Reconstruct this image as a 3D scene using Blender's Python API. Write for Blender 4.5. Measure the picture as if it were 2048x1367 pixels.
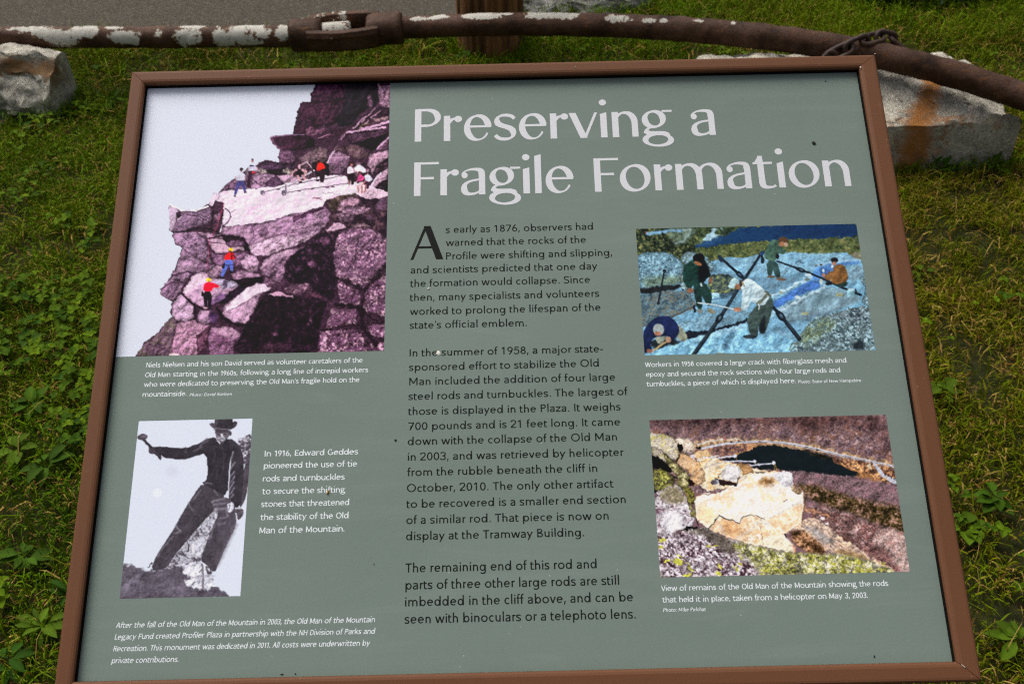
# A wayside panel in a brown metal frame on a lawn; behind it a rusty tie rod with a turnbuckle rests on granite blocks.
import bpy, bmesh, math, random
import numpy as np
from mathutils import Vector, Matrix

scene = bpy.context.scene
for o in list(bpy.data.objects): bpy.data.objects.remove(o)
COL = scene.collection

# ---------------------------------------------------------------- camera
FPX = 35.0 / 36.0 * 2048.0                    # focal length in photograph pixels (2048 x 1367)
PW = 0.862                                    # width of the visible printed sheet, metres
TILT = math.radians(30.0)                     # slope of the sheet above the horizontal
CAM_H = 1.55
CORNERS = np.array([[294.8, 176.0], [1718.3, 143.3], [1908.6, 1321.3], [150.3, 1361.7]])   # visible sheet: top left, top right, bottom right, bottom left
def homography(src, dst):
    A = []
    for (x, y), (u, v) in zip(src, dst):
        A.append([x, y, 1, 0, 0, 0, -u * x, -u * y, -u]); A.append([0, 0, 0, x, y, 1, -v * x, -v * y, -v])
    return np.linalg.svd(np.array(A))[2][-1].reshape(3, 3)
_h = homography([[0, 1], [1, 1], [1, 0], [0, 0]], CORNERS); _h = _h / _h[2, 2]
_g = np.diag([1 / FPX, 1 / FPX, 1]) @ np.array([[1, 0, -1024], [0, 1, -683.5], [0, 0, 1.0]]) @ _h
PH = PW * np.linalg.norm(_g[:, 1]) / np.linalg.norm(_g[:, 0])
_s = PW / np.linalg.norm(_g[:, 0])
_r1 = _g[:, 0] / np.linalg.norm(_g[:, 0]); _r2 = _g[:, 1] - _r1 * (_r1 @ _g[:, 1]); _r2 /= np.linalg.norm(_r2)
_R = np.stack([_r1, _r2, np.cross(_r1, _r2)], 1)      # sheet axes seen in camera axes (x right, y down, z forward)
_t = _g[:, 2] * _s
if _t[2] < 0: _R[:, :2] *= -1; _t = -_t
AX_U = np.array([1.0, 0, 0]); AX_V = np.array([0, math.cos(TILT), math.sin(TILT)]); AX_N = np.cross(AX_U, AX_V)
_P = np.stack([AX_U, AX_V, AX_N], 1)
CAM_R = _P @ _R.T                                     # camera axes (x right, y down, z forward) in the world
CAM_P = np.array([0.0, 0.0, CAM_H])
ORIGIN = CAM_P + CAM_R @ _t                           # bottom left of the sheet
cam_data = bpy.data.cameras.new("camera"); cam = bpy.data.objects.new("camera", cam_data); COL.objects.link(cam)
cam_data.lens = 35.0; cam_data.sensor_width = 36.0; cam_data.clip_start = 0.05; cam_data.clip_end = 3000.0
_m = Matrix([[*(CAM_R[i] * np.array([1, -1, -1])), CAM_P[i]] for i in range(3)] + [[0, 0, 0, 1]])
cam.matrix_world = _m
cam_data.dof.use_dof = True; cam_data.dof.focus_distance = 1.16; cam_data.dof.aperture_fstop = 12.0
scene.camera = cam

# ---------------------------------------------------------------- sky, sun, exposure
world = bpy.data.worlds.new("World"); scene.world = world; world.use_nodes = True
wn = world.node_tree.nodes; wl = world.node_tree.links
for n in list(wn): wn.remove(n)
SUN_EL, SUN_AZ = math.radians(58.0), math.radians(-40.0)
sky = wn.new("ShaderNodeTexSky"); sky.sky_type = 'NISHITA'; sky.sun_disc = False
sky.sun_elevation = SUN_EL; sky.sun_rotation = SUN_AZ; sky.dust_density = 7.0; sky.air_density = 0.7; sky.ozone_density = 1.0
bg = wn.new("ShaderNodeBackground"); bg.inputs["Strength"].default_value = 0.10
wo = wn.new("ShaderNodeOutputWorld"); hs_ = wn.new("ShaderNodeHueSaturation"); hs_.inputs["Saturation"].default_value = 0.4; wl.new(sky.outputs[0], hs_.inputs["Color"]); wl.new(hs_.outputs[0], bg.inputs[0]); wl.new(bg.outputs[0], wo.inputs[0])
sun_data = bpy.data.lights.new("sun", 'SUN'); sun_data.energy = 1.5; sun_data.angle = math.radians(36.0); sun_data.color = (1.0, 0.95, 0.88)
sun = bpy.data.objects.new("sun", sun_data); COL.objects.link(sun)
_d = Vector((math.sin(SUN_AZ) * math.cos(SUN_EL), math.cos(SUN_AZ) * math.cos(SUN_EL), math.sin(SUN_EL)))   # towards the sun
sun.rotation_euler = (-_d).to_track_quat('-Z', 'Y').to_euler(); sun.location = (0, 0, 6)
scene.view_settings.view_transform = 'Standard'; scene.view_settings.look = 'None'
scene.view_settings.exposure = 0.36; scene.view_settings.gamma = 1.0
scene.render.engine = 'CYCLES'; scene.cycles.filter_width = 1.2; scene.cycles.use_denoising = False; scene.cycles.use_adaptive_sampling = False; scene.cycles.max_bounces = 6
# ---------------------------------------------------------------- helpers
def ray(x, y):
    d = CAM_R @ np.array([(x - 1024) / FPX, (y - 683.5) / FPX, 1.0]); return d
def ground(x, y, z=0.0):
    d = ray(x, y); k = (z - CAM_P[2]) / d[2]; return CAM_P + d * k
def at_depth(x, y, depth): return CAM_P + ray(x, y) * depth
def sheet_uv(x, y, n=0.0):
    """where the sight line through a photograph pixel meets the plane n metres above the sheet: (u, v) metres on the sheet"""
    d = ray(x, y); q = CAM_P - ORIGIN
    k = (n - q @ AX_N) / (d @ AX_N); p = q + d * k
    return np.array([p @ AX_U, p @ AX_V])
def sheet_pt(u, v, n=0.0): return ORIGIN + AX_U * u + AX_V * v + AX_N * n

def lin(c):
    c = np.asarray(c, float) / 255.0
    return np.where(c <= 0.04045, c / 12.92, ((c + 0.055) / 1.055) ** 2.4)

def link_mesh(name, me, mat=None, parent=None):
    o = bpy.data.objects.new(name, me); COL.objects.link(o)
    if mat: me.materials.append(mat)
    if parent: o.parent = parent; o.matrix_parent_inverse = parent.matrix_world.inverted()
    return o
def tag(o, label=None, cat=None, group=None, kind=None):
    if label: o["label"] = label
    if cat: o["category"] = cat
    if group: o["group"] = group
    if kind: o["kind"] = kind
    return o
def thing(name, loc, label, cat, group=None):
    o = bpy.data.objects.new(name, None); COL.objects.link(o); o.location = loc; o.empty_display_size = 0.1
    o.matrix_world = Matrix.Translation(Vector(loc)); return tag(o, label, cat, group)
def mesh_np(name, verts, faces, colors=None, smooth=False):
    """faces: list of int arrays (n, k)"""
    me = bpy.data.meshes.new(name); verts = np.asarray(verts, np.float32)
    me.vertices.add(len(verts)); me.vertices.foreach_set("co", verts.ravel())
    faces = [np.asarray(f, np.int32) for f in faces if len(f)]
    loops = np.concatenate([f.ravel() for f in faces]); tot = np.concatenate([np.full(len(f), f.shape[1], np.int32) for f in faces])
    start = np.concatenate([[0], np.cumsum(tot)[:-1]]).astype(np.int32)
    me.loops.add(len(loops)); me.loops.foreach_set("vertex_index", loops)
    me.polygons.add(len(tot)); me.polygons.foreach_set("loop_start", start); me.polygons.foreach_set("loop_total", tot)
    me.polygons.foreach_set("use_smooth", np.full(len(tot), smooth))
    me.update(calc_edges=True); me.validate()
    if colors is not None:
        ca = me.color_attributes.new("pigment", 'FLOAT_COLOR', 'POINT')
        c4 = np.ones((len(verts), 4), np.float32); c4[:, :3] = colors; ca.data.foreach_set("color", c4.ravel())
    return me
def mesh_poly(name, verts, faces, smooth=False):
    me = bpy.data.meshes.new(name); me.from_pydata([tuple(map(float, v)) for v in verts], [], [tuple(f) for f in faces]); me.update()
    if smooth: me.polygons.foreach_set("use_smooth", np.full(len(me.polygons), True))
    return me

# node materials ------------------------------------------------------------
class Mat:
    def __init__(s, name, rough=0.6, spec=0.4, color=None):
        s.m = bpy.data.materials.new(name); s.m.use_nodes = True; s.n = s.m.node_tree.nodes; s.l = s.m.node_tree.links
        s.b = s.n["Principled BSDF"]; s.b.inputs["Roughness"].default_value = rough; s.b.inputs["Specular IOR Level"].default_value = spec
        if color is not None: s.b.inputs["Base Color"].default_value = (*color, 1)
        s.out = s.n["Material Output"]
    def new(s, t, **kw):
        x = s.n.new(t)
        for k, v in kw.items(): setattr(x, k, v)
        return x
    def coord(s, which="Object", scale=(1, 1, 1)):
        tc = s.new("ShaderNodeTexCoord"); mp = s.new("ShaderNodeMapping"); mp.inputs["Scale"].default_value = scale
        s.l.new(tc.outputs[which], mp.inputs[0]); return mp.outputs[0]
    def noise(s, vec, scale, detail=6, rough=0.6, dist=0.0):
        x = s.new("ShaderNodeTexNoise"); x.inputs["Scale"].default_value = scale; x.inputs["Detail"].default_value = detail
        x.inputs["Roughness"].default_value = rough; x.inputs["Distortion"].default_value = dist; s.l.new(vec, x.inputs["Vector"]); return x.outputs["Fac"]
    def ramp(s, fac, stops):
        x = s.new("ShaderNodeValToRGB"); e = x.color_ramp.elements
        while len(e) < len(stops): e.new(0.5)
        for k, (p, c) in zip(e, stops): k.position = p; k.color = (*c, 1) if len(c) == 3 else c
        s.l.new(fac, x.inputs[0]); return x.outputs[0]
    def mix(s, fac, a, b, mode='MIX'):
        x = s.new("ShaderNodeMix", data_type='RGBA', blend_type=mode)
        for sock, v in ((x.inputs[0], fac), (x.inputs[6], a), (x.inputs[7], b)):
            if isinstance(v, (int, float)): sock.default_value = v
            elif isinstance(v, tuple): sock.default_value = (*v, 1)
            else: s.l.new(v, sock)
        return x.outputs[2]
    def math(s, op, a, b=0.0, c=None):
        x = s.new("ShaderNodeMath", operation=op)
        for i, v in enumerate((a, b) if c is None else (a, b, c)):
            if isinstance(v, (int, float)): x.inputs[i].default_value = v
            else: s.l.new(v, x.inputs[i])
        return x.outputs[0]
    def attr(s, name, out="Fac"):
        x = s.new("ShaderNodeAttribute"); x.attribute_name = name; return x.outputs[out]
    def base(s, c): s.l.new(c, s.b.inputs["Base Color"]); return s
    def rough(s, c): s.l.new(c, s.b.inputs["Roughness"]); return s
    def bump(s, h, strength=0.3, dist=0.01):
        x = s.new("ShaderNodeBump"); x.inputs["Strength"].default_value = strength; x.inputs["Distance"].default_value = dist
        s.l.new(h, x.inputs["Height"]); s.l.new(x.outputs[0], s.b.inputs["Normal"]); return s

from mathutils import noise as mnoise
def fbm(p, scale, octaves=4, seed=0.0):
    return mnoise.fractal(Vector((p[0] * scale + seed, p[1] * scale - seed * .7, p[2] * scale + seed * 1.3)), 1.0, 2.0, octaves)
# ---------------------------------------------------------------- ground, road, rocks, pole
m = Mat("thatch_soil", 0.95, 0.1); vec = m.coord("Object")
c = m.ramp(m.noise(vec, 26, 8, .7), [(.3, (.012,.012,.005)), (.5, (.026,.030,.008)), (.68, (.050,.042,.016))]); m.base(c); m.bump(m.noise(vec, 120, 5), .6, .01); SOIL = m.m
N = 60; gx = np.linspace(-1, 1, N); gx = np.sign(gx) * (np.abs(gx) ** 3) * 400; X_, Y_ = np.meshgrid(gx, gx + 2)
V = np.stack([X_.ravel(), Y_.ravel(), np.full(X_.size, -.02)], 1); i = (np.arange(N - 1)[:, None] * N + np.arange(N - 1)[None]).ravel()
tag(link_mesh("ground", mesh_np("ground", V, [np.stack([i, i + 1, i + N + 1, i + N], 1)]), SOIL), kind="structure")

m = Mat("worn_asphalt", 0.9, 0.25); vec = m.coord("Object")
g1 = m.noise(vec, 420, 3, .7); g2 = m.noise(vec, 2.2, 5, .6); g3 = m.noise(vec, 90, 4, .7)
c = m.mix(g1, (.030,.025,.018), (.155,.134,.102)); c = m.mix(m.math('MULTIPLY', g2, .55), c, (.060,.052,.040)); c = m.mix(m.ramp(g3, [(.42, (.7,)*3), (.52, (0,)*3)]), c, (.045,.037,.026)); c = m.mix(m.ramp(g3, [(.58, (0,)*3), (.66, (.6,)*3)]), c, (.20,.175,.135)); m.base(c); m.bump(g1, .8, .006); ASPHALT = m.m
edge = [ground(x, y) for x, y in ((-700, 126), (-300, 108), (0, 98), (250, 93), (500, 87), (760, 79), (900, 66), (1000, 48), (1060, 26), (1110, -5), (1150, -60), (1190, -150))]
r = random.Random(4); pts = []
for a, b in zip(edge[:-1], edge[1:]):
    for k in range(14): t = k / 14; p = a * (1 - t) + b * t; pts.append((p[0] + r.uniform(-.02, .02), p[1] + r.uniform(-.02, .02), .004))
far = [(60, 90, .004), (-90, 90, .004), (-90, pts[0][1], .004)]
tag(link_mesh("road", mesh_poly("road", pts + far, [tuple(range(len(pts) + 3))]), ASPHALT), kind="structure")

def granite(name, c1, c2, c3, stain=None, vein=.5):
    m = Mat(name, 0.85, 0.25); vec = m.coord("Object"); a = m.noise(vec, 9, 8, .65, .6); b = m.noise(vec, 60, 6, .75); d = m.noise(vec, 260, 3, .7)
    c = m.ramp(a, [(.28, c1), (.5, c2), (.72, c3)]); c = m.mix(m.math('MULTIPLY', b, .28), c, c1, 'MIX'); c = m.mix(m.math('GREATER_THAN', d, .60), c, tuple(x * .35 for x in c1)); c = m.mix(m.math('MULTIPLY', m.math('LESS_THAN', d, .40), .6), c, tuple(min(1, x * 1.35) for x in c3))
    if stain: c = m.mix(m.ramp(m.math('ADD', m.attr("rust"), m.math('MULTIPLY', m.math('SUBTRACT', m.noise(vec, 20, 7, .75, .8), .5), 2.0)), [(.30, (0,)*3), (.5, (.55,)*3), (.85, (.95,)*3)]), c, m.mix(b, stain, tuple(x * .55 for x in stain)))
    c = m.mix(m.ramp(m.noise(vec, 30, 7, .75, .5), [(.38, (.5,)*3), (.5, (0,)*3)]), c, tuple(x * .5 for x in c1)); m.base(c); m.bump(m.math('ADD', m.math('MULTIPLY', a, .7), m.math('MULTIPLY', b, .5)), .8, .012); return m.m
STONE_R = granite("stained_granite", (.16,.145,.11), (.44,.41,.34), (.68,.63,.51), (.42,.16,.028))
STONE_L = granite("split_granite", (.13,.118,.09), (.44,.415,.35), (.72,.68,.56), (.20,.10,.03))
STONE_F = granite("ledge_granite", (.10,.10,.095), (.22,.215,.20), (.34,.33,.31))

def stone_grid(name, quad_fn, nu, nv, mat, rough, seed, rust=None, label=None, cat="stone block", parent=None):
    """closed surface from quad_fn(s, t): s along the stone, t round its cross-section; displaced by broken-rock noise"""
    V = []; A = []
    for i in range(nu + 1):
        for j in range(nv):
            p = np.array(quad_fn(i / nu, j / nv), float)
            n1 = fbm(p, 5, 4, seed); n2 = fbm(p, 16, 4, seed + 9); n3 = fbm(p, 45, 3, seed + 3)
            k = rough(i / nu, j / nv)
            p = p + np.array([n1, n2, -n1]) * .030 * k + np.array([n2, -n3, n2 * .8]) * .012 * k + np.array([0, n3, n3]) * .004 * min(1, k + .3)
            V.append(p); A.append(rust(i / nu, j / nv, p) if rust else 0)
    F = [(i * nv + j, i * nv + (j + 1) % nv, (i + 1) * nv + (j + 1) % nv, (i + 1) * nv + j) for i in range(nu) for j in range(nv)]
    F += [tuple(range(nv))[::-1], tuple(range(nu * nv, nu * nv + nv))]
    me = mesh_poly(name, V, F, True); me.set_sharp_from_angle(angle=math.radians(38)); at = me.attributes.new("rust", 'FLOAT', 'POINT'); at.data.foreach_set("value", np.array(A, np.float32))
    o = link_mesh(name, me, mat, parent)
    if label: tag(o, label, cat)
    return o
def section(profile):
    """profile: closed list of (y, z) corners -> function of t (0..1) by arc length"""
    P = np.array(profile + [profile[0]], float); L = np.r_[0, np.cumsum(np.hypot(*np.diff(P, axis=0).T))]; L /= L[-1]
    return lambda t: (np.interp(t, L, P[:, 0]), np.interp(t, L, P[:, 1])), L
# right block: a split slab with a sloping rough top, its long front face towards the sign
ra, rb = ground(2016, 330), ground(1770, 344)
rx = (rb - ra) / np.linalg.norm(rb - ra); ry = np.array([rx[1], -rx[0], 0]);
if ry[1] < 0: ry = -ry
sec_r, Lr = section([(0, -.04), (.0, .145), (.12, .195), (.26, .232), (.36, .20), (.38, -.04)])
def q_right(s, t):
    y, z = sec_r(t); x = s * .97
    e = min(1, s / .13); z2 = z * (.62 + .38 * e ** .6) if y > .02 else z                    # the top falls to the right-hand end
    z2 = min(z2, .15 + 1.1 * max(x - .0, 0)) if z > .16 else z2; z2 = z2 * (1 + .12 * s) - (.10 * max(0, s - .9) / .1 if z > .16 else 0)
    return ra + rx * x + ry * (y * (1 if s > .02 else .7)) + np.array([0, 0, z2])
def rust_r(s, t, p):
    q = p - ra; x = q @ rx; y = q @ ry; z = p[2]
    top = math.exp(-((x - .225 - .55 * max(0, .15 - y)) / (.026 + .18 * max(0, .16 - y))) ** 2) * (y < .24) * (y > -.03)
    lip = .45 * math.exp(-((y - .01) / .03) ** 2) * math.exp(-((z - .15) / .03) ** 2) * (x > .02) * (x < .55)
    run = .6 * math.exp(-((x - .30) / .035) ** 2) * (y < .03) + .5 * math.exp(-((x - .22) / .03) ** 2) * (y < .03)
    return min(1, max(top, lip, run))
stone_grid("granite_block", q_right, 60, 84, STONE_R, lambda s, t: .10 if t < Lr[1] * 1.03 else .85, 3.1, rust_r, "long grey granite block with orange rust stain under the bent pipe beside the sign", "stone block")
# left block: corner towards the viewer, rough front, sawn side, a groove on top where the pipe rests
LH = .172
la, lb = ground(81, 138, LH) * [1, 1, 0], ground(131, 97.5, LH) * [1, 1, 0]
ldir = (lb - la) / np.linalg.norm(lb - la); lside = np.array([-ldir[1], ldir[0], 0])
if lside[0] > 0: lside = -lside
LW = np.linalg.norm(lb - la) * .97
sec_l, Ll = section([(0, -.04), (0, .085), (.035, .135), (.085, LH), (LW - .02, LH), (LW, LH - .01), (LW, -.04)])
def q_left(s, t):
    y, z = sec_l(t); x = s * .62
    if z > LH * .8: z = z - .016 * math.exp(-((y - LW * .42 + .25 * x) / .022) ** 2) + .03 * (1 - math.exp(-x / .12)) * math.exp(-((y - .0) / .12) ** 2)
    bulge = .03 * (1 - math.exp(-x / .05)) * (1 - abs(z - .08) * 3) if y < .02 else 0
    return la + lside * x + ldir * (y - bulge) + np.array([0, 0, z])
def rust_l(s, t, p):
    q = p - la; x = q @ lside; y = q @ ldir; z = p[2]
    return min(1, .9 * math.exp(-((y - LW * .42 + .25 * x) / .03) ** 2) * (z > LH * .75) + .55 * math.exp(-((y - LW * .18) / .03) ** 2) * (x < .03) + .45 * math.exp(-((z - LH * .9) / .02) ** 2) * (y < .06))
stone_grid("granite_block", q_left, 44, 84, STONE_L, lambda s, t: (1.0 if t < Ll[3] else .35) * min(1, s * 12 + .02), 7.7, rust_l, "short grey granite block with rough broken face under the white flaked pipe end", "stone block")

# broken ledge stones lying at the road edge behind the pipe
r = random.Random(21)
for k, (x, y, w, d, h, lab) in enumerate(((1085, 24, .30, .13, .045, "flat grey stone at the road edge just right of the wooden pole"), (1170, 10, .34, .16, .05, "flat grey ledge stone at the road edge, middle of three behind the pipe"), (1235, -4, .28, .16, .06, "flat grey ledge stone at the road edge, nearest the tall grass"))):
    c0 = ground(x, y); bm = bmesh.new(); bmesh.ops.create_icosphere(bm, subdivisions=5, radius=1)
    for v in bm.verts:
        p = np.array(v.co); q = np.sign(p) * np.abs(p) ** .7; q = q * [w * .5, d, h] + [0, 0, .005]; s = fbm(q, 9, 5, k * 5); s2 = fbm(q * [1, 4, 6], 14, 4, k + 40)
        q = q + np.array([s * .05, s * .04, s2 * .022]); v.co = Vector(c0 + q)
    me = bpy.data.meshes.new("ledge_stone"); bm.to_mesh(me); bm.free(); tag(link_mesh("ledge_stone", me, STONE_F), lab, "stone", "ledge stones at the road edge")

# wooden pole
m = Mat("creosoted_wood", 0.85, 0.25); vec = m.coord("Object", (1, 1, .045)); a = m.noise(vec, 34, 7, .7, .25); b = m.noise(vec, 110, 4, .7); big = m.noise(m.coord("Object", (1, 1, .15)), 9, 3)
c = m.ramp(a, [(.34, (.012,.006,.003)), (.44, (.12,.052,.018)), (.54, (.26,.115,.040)), (.68, (.42,.21,.085))]); c = m.mix(m.math('MULTIPLY', b, .3), c, (.035,.02,.011)); c = m.mix(m.ramp(big, [(.42, (0,)*3), (.66, (.7,)*3)]), c, (.022,.013,.008)); m.base(c); m.bump(a, .9, .02); WOOD = m.m
pl, pr_ = ground(914, 122), ground(1050, 122); pc = (pl + pr_) / 2; prad = np.linalg.norm(pr_ - pl) / 2 * .985; pc[1] += prad * .9
NS, NZ = 72, 30; V = []
for k in range(NZ + 1):
    z = -.1 + 4.2 * (k / NZ) ** 1.6
    for i in range(NS):
        t = 2 * math.pi * i / NS; q = prad * (1 - .01 * z)
        crack = max(0, mnoise.noise(Vector((math.cos(t) * 7, math.sin(t) * 7, z * .25))) - .12) ** .7 * .035; q += .006 * mnoise.noise(Vector((math.cos(t) * 3, math.sin(t) * 3, z * .4))) - crack
        V.append((pc[0] + q * math.cos(t), pc[1] + q * math.sin(t), z))
F = [(k * NS + i, k * NS + (i + 1) % NS, (k + 1) * NS + (i + 1) % NS, (k + 1) * NS + i) for k in range(NZ) for i in range(NS)] + [tuple(range(NZ * NS, NZ * NS + NS))]
tag(link_mesh("utility_pole", mesh_poly("utility_pole", V, F, True), WOOD), "dark weathered round wooden pole standing in the grass behind the turnbuckle", "pole")
# ---------------------------------------------------------------------------
# The four photographs printed on the panel, drawn as pigment maps with numpy.
# Every list below is in the units of one enlarged view of that print: V = (x0, y0, scale).
# ---------------------------------------------------------------------------
def noise_field(h, w, cell, seed, octaves=3):
    r = np.random.RandomState(seed); out = np.zeros((h, w)); amp = 1.0; tot = 0.0
    for o in range(octaves):
        c = max(cell / 2 ** o, 1.0)
        gh, gw = int(h / c) + 3, int(w / c) + 3
        g = r.rand(gh, gw)
        y = np.arange(h) / c; x = np.arange(w) / c
        yi = y.astype(int); xi = x.astype(int)
        fy = (y - yi)[:, None]; fx = (x - xi)[None, :]
        fy = fy * fy * (3 - 2 * fy); fx = fx * fx * (3 - 2 * fx)
        a = g[yi][:, xi]; b = g[yi][:, xi + 1]; c_ = g[yi + 1][:, xi]; d = g[yi + 1][:, xi + 1]
        out += amp * ((a * (1 - fx) + b * fx) * (1 - fy) + (c_ * (1 - fx) + d * fx) * fy)
        tot += amp; amp *= 0.55
    out /= tot
    return np.clip((out - 0.5) * 1.7 + 0.5, 0, 1)


class Print:
    """A pigment map. Everything is drawn in print units, soft-edged and grainy like an enlarged slide."""
    def __init__(s, x0, y0, x1, y1, seed, base, ss=2):
        s.x0, s.y0, s.ss = x0, y0, ss
        s.w, s.h = int((x1 - x0) * ss), int((y1 - y0) * ss)
        s.a = np.zeros((s.h, s.w, 3)); s.a[:] = base
        s.X, s.Y = np.meshgrid(x0 + (np.arange(s.w) + .5) / ss, y0 + (np.arange(s.h) + .5) / ss)
        s.n1 = noise_field(s.h, s.w, 2.6, seed, 1); s.n2 = noise_field(s.h, s.w, 7, seed + 1, 2)
        s.n3 = noise_field(s.h, s.w, 22, seed + 2, 3); s.n4 = noise_field(s.h, s.w, 70, seed + 3, 3)
        s.wx = noise_field(s.h, s.w, 12, seed + 4, 2) - .5; s.wy = noise_field(s.h, s.w, 12, seed + 5, 2) - .5
        hgt = noise_field(s.h, s.w, 46, seed + 6, 5); s.rel = np.roll(hgt, -2, 0) - np.roll(hgt, 2, 0) + .7 * (np.roll(hgt, -2, 1) - np.roll(hgt, 2, 1)); s.rel = np.clip(s.rel / (s.rel.std() * 2.2), -1, 1)
        ca = np.abs(noise_field(s.h, s.w, 64, seed + 7, 4) - .5); cb = np.abs(noise_field(s.h, s.w, 30, seed + 8, 4) - .5)
        s.crk = np.maximum(np.exp(-(ca / .012) ** 2), .7 * np.exp(-(cb / .010) ** 2)) * np.clip(noise_field(s.h, s.w, 50, seed + 9, 2) * 2 - .55, 0, 1)
        s.view(0, 0, 1)
    def view(s, ox, oy, k): s.ox, s.oy, s.k = ox, oy, k
    def pt(s, p): return np.array([(s.ox + x / s.k, s.oy + y / s.k) for x, y in p], float)
    def box(s, P, pad):
        x0 = max(int((P[:, 0].min() - pad - s.x0) * s.ss), 0); x1 = min(int((P[:, 0].max() + pad - s.x0) * s.ss) + 2, s.w)
        y0 = max(int((P[:, 1].min() - pad - s.y0) * s.ss), 0); y1 = min(int((P[:, 1].max() + pad - s.y0) * s.ss) + 2, s.h)
        return slice(y0, y1), slice(x0, x1)
    def poly(s, pts, col, g=.16, m=.25, e=.0, ew=2.5, c2=None, t=.55, c3=None, t3=.6, warp=2.0, rnd=1, lt=None, op=1.0, st=None, f=.45, rl=.22, cr=0):
        """g grain, m mottle, e edge darkening, c2/c3 second and third pigment over noise thresholds, lt=(dx,dy,amount), st=(dx,dy,amount) streaks"""
        P = s.pt(pts)
        for _ in range(rnd):
            Q = np.roll(P, -1, 0); P = np.stack([P * .78 + Q * .22, P * .22 + Q * .78], 1).reshape(-1, 2)
        sl = s.box(P, 4)
        X = s.X[sl] + s.wx[sl] * warp * 2; Y = s.Y[sl] + s.wy[sl] * warp * 2
        if X.size == 0: return
        Q = np.roll(P, -1, 0); ins = np.zeros(X.shape, bool); dist = np.full(X.shape, 1e9)
        for (ax, ay), (bx, by) in zip(P, Q):
            if ay != by:
                c = ((ay > Y) != (by > Y)) & (X < (bx - ax) * (Y - ay) / (by - ay) + ax); ins ^= c
            dx, dy = bx - ax, by - ay; L = dx * dx + dy * dy + 1e-9
            u = np.clip(((X - ax) * dx + (Y - ay) * dy) / L, 0, 1)
            dist = np.minimum(dist, (X - ax - u * dx) ** 2 + (Y - ay - u * dy) ** 2)
        dist = np.sqrt(dist); sd = np.where(ins, dist, -dist)
        k = np.clip(sd / (2 * f) + .5, 0, 1) * op
        c = np.zeros(X.shape + (3,)); c[:] = col
        def over(cc, tt, n):
            w = np.clip((n - tt) / .26 + .5, 0, 1)[..., None]
            return c * (1 - w) + np.array(cc, float) * w
        if c2 is not None: c = over(c2, t, .55 * s.n3[sl] + .45 * s.n2[sl])
        if c3 is not None: c = over(c3, t3, .6 * s.n2[::-1, ::-1][sl] + .4 * s.n3[::-1, ::-1][sl])
        v = 1 + m * .8 * (s.n3[sl] - .5) * 2 + m * .4 * (s.n2[sl] - .5) * 2 + g * .5 * (s.n1[sl] - .5) * 2 + rl * s.rel[sl]; v = v * (1 - cr * s.crk[sl])
        if lt is not None:
            cx, cy = P.mean(0); r = np.abs(P - [cx, cy]).max() + 1e-6
            v = v + lt[2] * np.clip(((X - cx) * lt[0] + (Y - cy) * lt[1]) / r, -1, 1)
        if st is not None:
            ph = (X * -st[1] + Y * st[0]) * st[3] if len(st) > 3 else (X * -st[1] + Y * st[0]) * .5
            v = v + st[2] * np.sin(ph + 7 * s.n4[sl] + 4 * s.n3[sl])
        if e: v = v * (1 - e * np.exp(-dist / ew))
        c = c * np.clip(v, .15, 2)[..., None]
        s.a[sl] = s.a[sl] * (1 - k[..., None]) + np.clip(c, 0, 255) * k[..., None]
    def line(s, pts, w, col, w2=None, warp=1.0, f=.4, op=1.0, m=.15):
        P = s.pt(pts); w = w / s.k; w2 = w if w2 is None else w2 / s.k
        sl = s.box(P, max(w, w2) + 3); X = s.X[sl] + s.wx[sl] * warp * 2; Y = s.Y[sl] + s.wy[sl] * warp * 2
        if X.size == 0: return
        L = np.r_[0, np.cumsum(np.hypot(*np.diff(P, axis=0).T))]; tot = L[-1]; best = np.full(X.shape, -1e9)
        for i in range(len(P) - 1):
            dx, dy = P[i + 1] - P[i]; l2 = dx * dx + dy * dy + 1e-9
            u = np.clip(((X - P[i][0]) * dx + (Y - P[i][1]) * dy) / l2, 0, 1)
            d = np.hypot(X - P[i][0] - u * dx, Y - P[i][1] - u * dy)
            best = np.maximum(best, (w + (w2 - w) * (L[i] + u * np.sqrt(l2)) / tot) / 2 - d)
        k = (np.clip(best / (2 * f) + .5, 0, 1) * op)[..., None]
        c = np.array(col, float) * (1 + m * (s.n2[sl] - .5) * 2)[..., None]
        s.a[sl] = s.a[sl] * (1 - k) + np.clip(c, 0, 255) * k
    def ell(s, cx, cy, rx, ry, col, ang=0, **kw):
        a = np.radians(ang); t = np.linspace(0, 2 * np.pi, 15)[:-1]
        x = rx * np.cos(t); y = ry * np.sin(t)
        kw = dict(dict(rnd=0, warp=.5, g=.08, m=.12, rl=.1), **kw)
        s.poly(list(zip(cx + x * np.cos(a) - y * np.sin(a), cy + x * np.sin(a) + y * np.cos(a))), col, **kw)
    def tone(s, k, mid):
        w = np.clip((222 - s.a.mean(2, keepdims=True)) / 45, 0, 1); s.a = s.a * (1 - w) + np.clip(mid + (s.a - mid) * k, 14, 250) * w
    def grain(s, amt, seed, tint=.5):
        r = np.random.RandomState(seed); b = r.randn(s.h, s.w)
        b = (b + np.roll(b, 1, 0) + np.roll(b, 1, 1) + np.roll(np.roll(b, 1, 0), 1, 1)) / 2
        lum = s.a.mean(2, keepdims=True); k = amt * np.clip((245 - lum) / 130, .08, 1) * np.clip(lum / 60, .35, 1)
        s.a += b[..., None] * k
        for ch in range(3): s.a[..., ch] += (np.roll(b, 11 * ch + 3, 1) * k[..., 0]) * tint
        s.a = np.clip(s.a, 0, 255)


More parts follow.
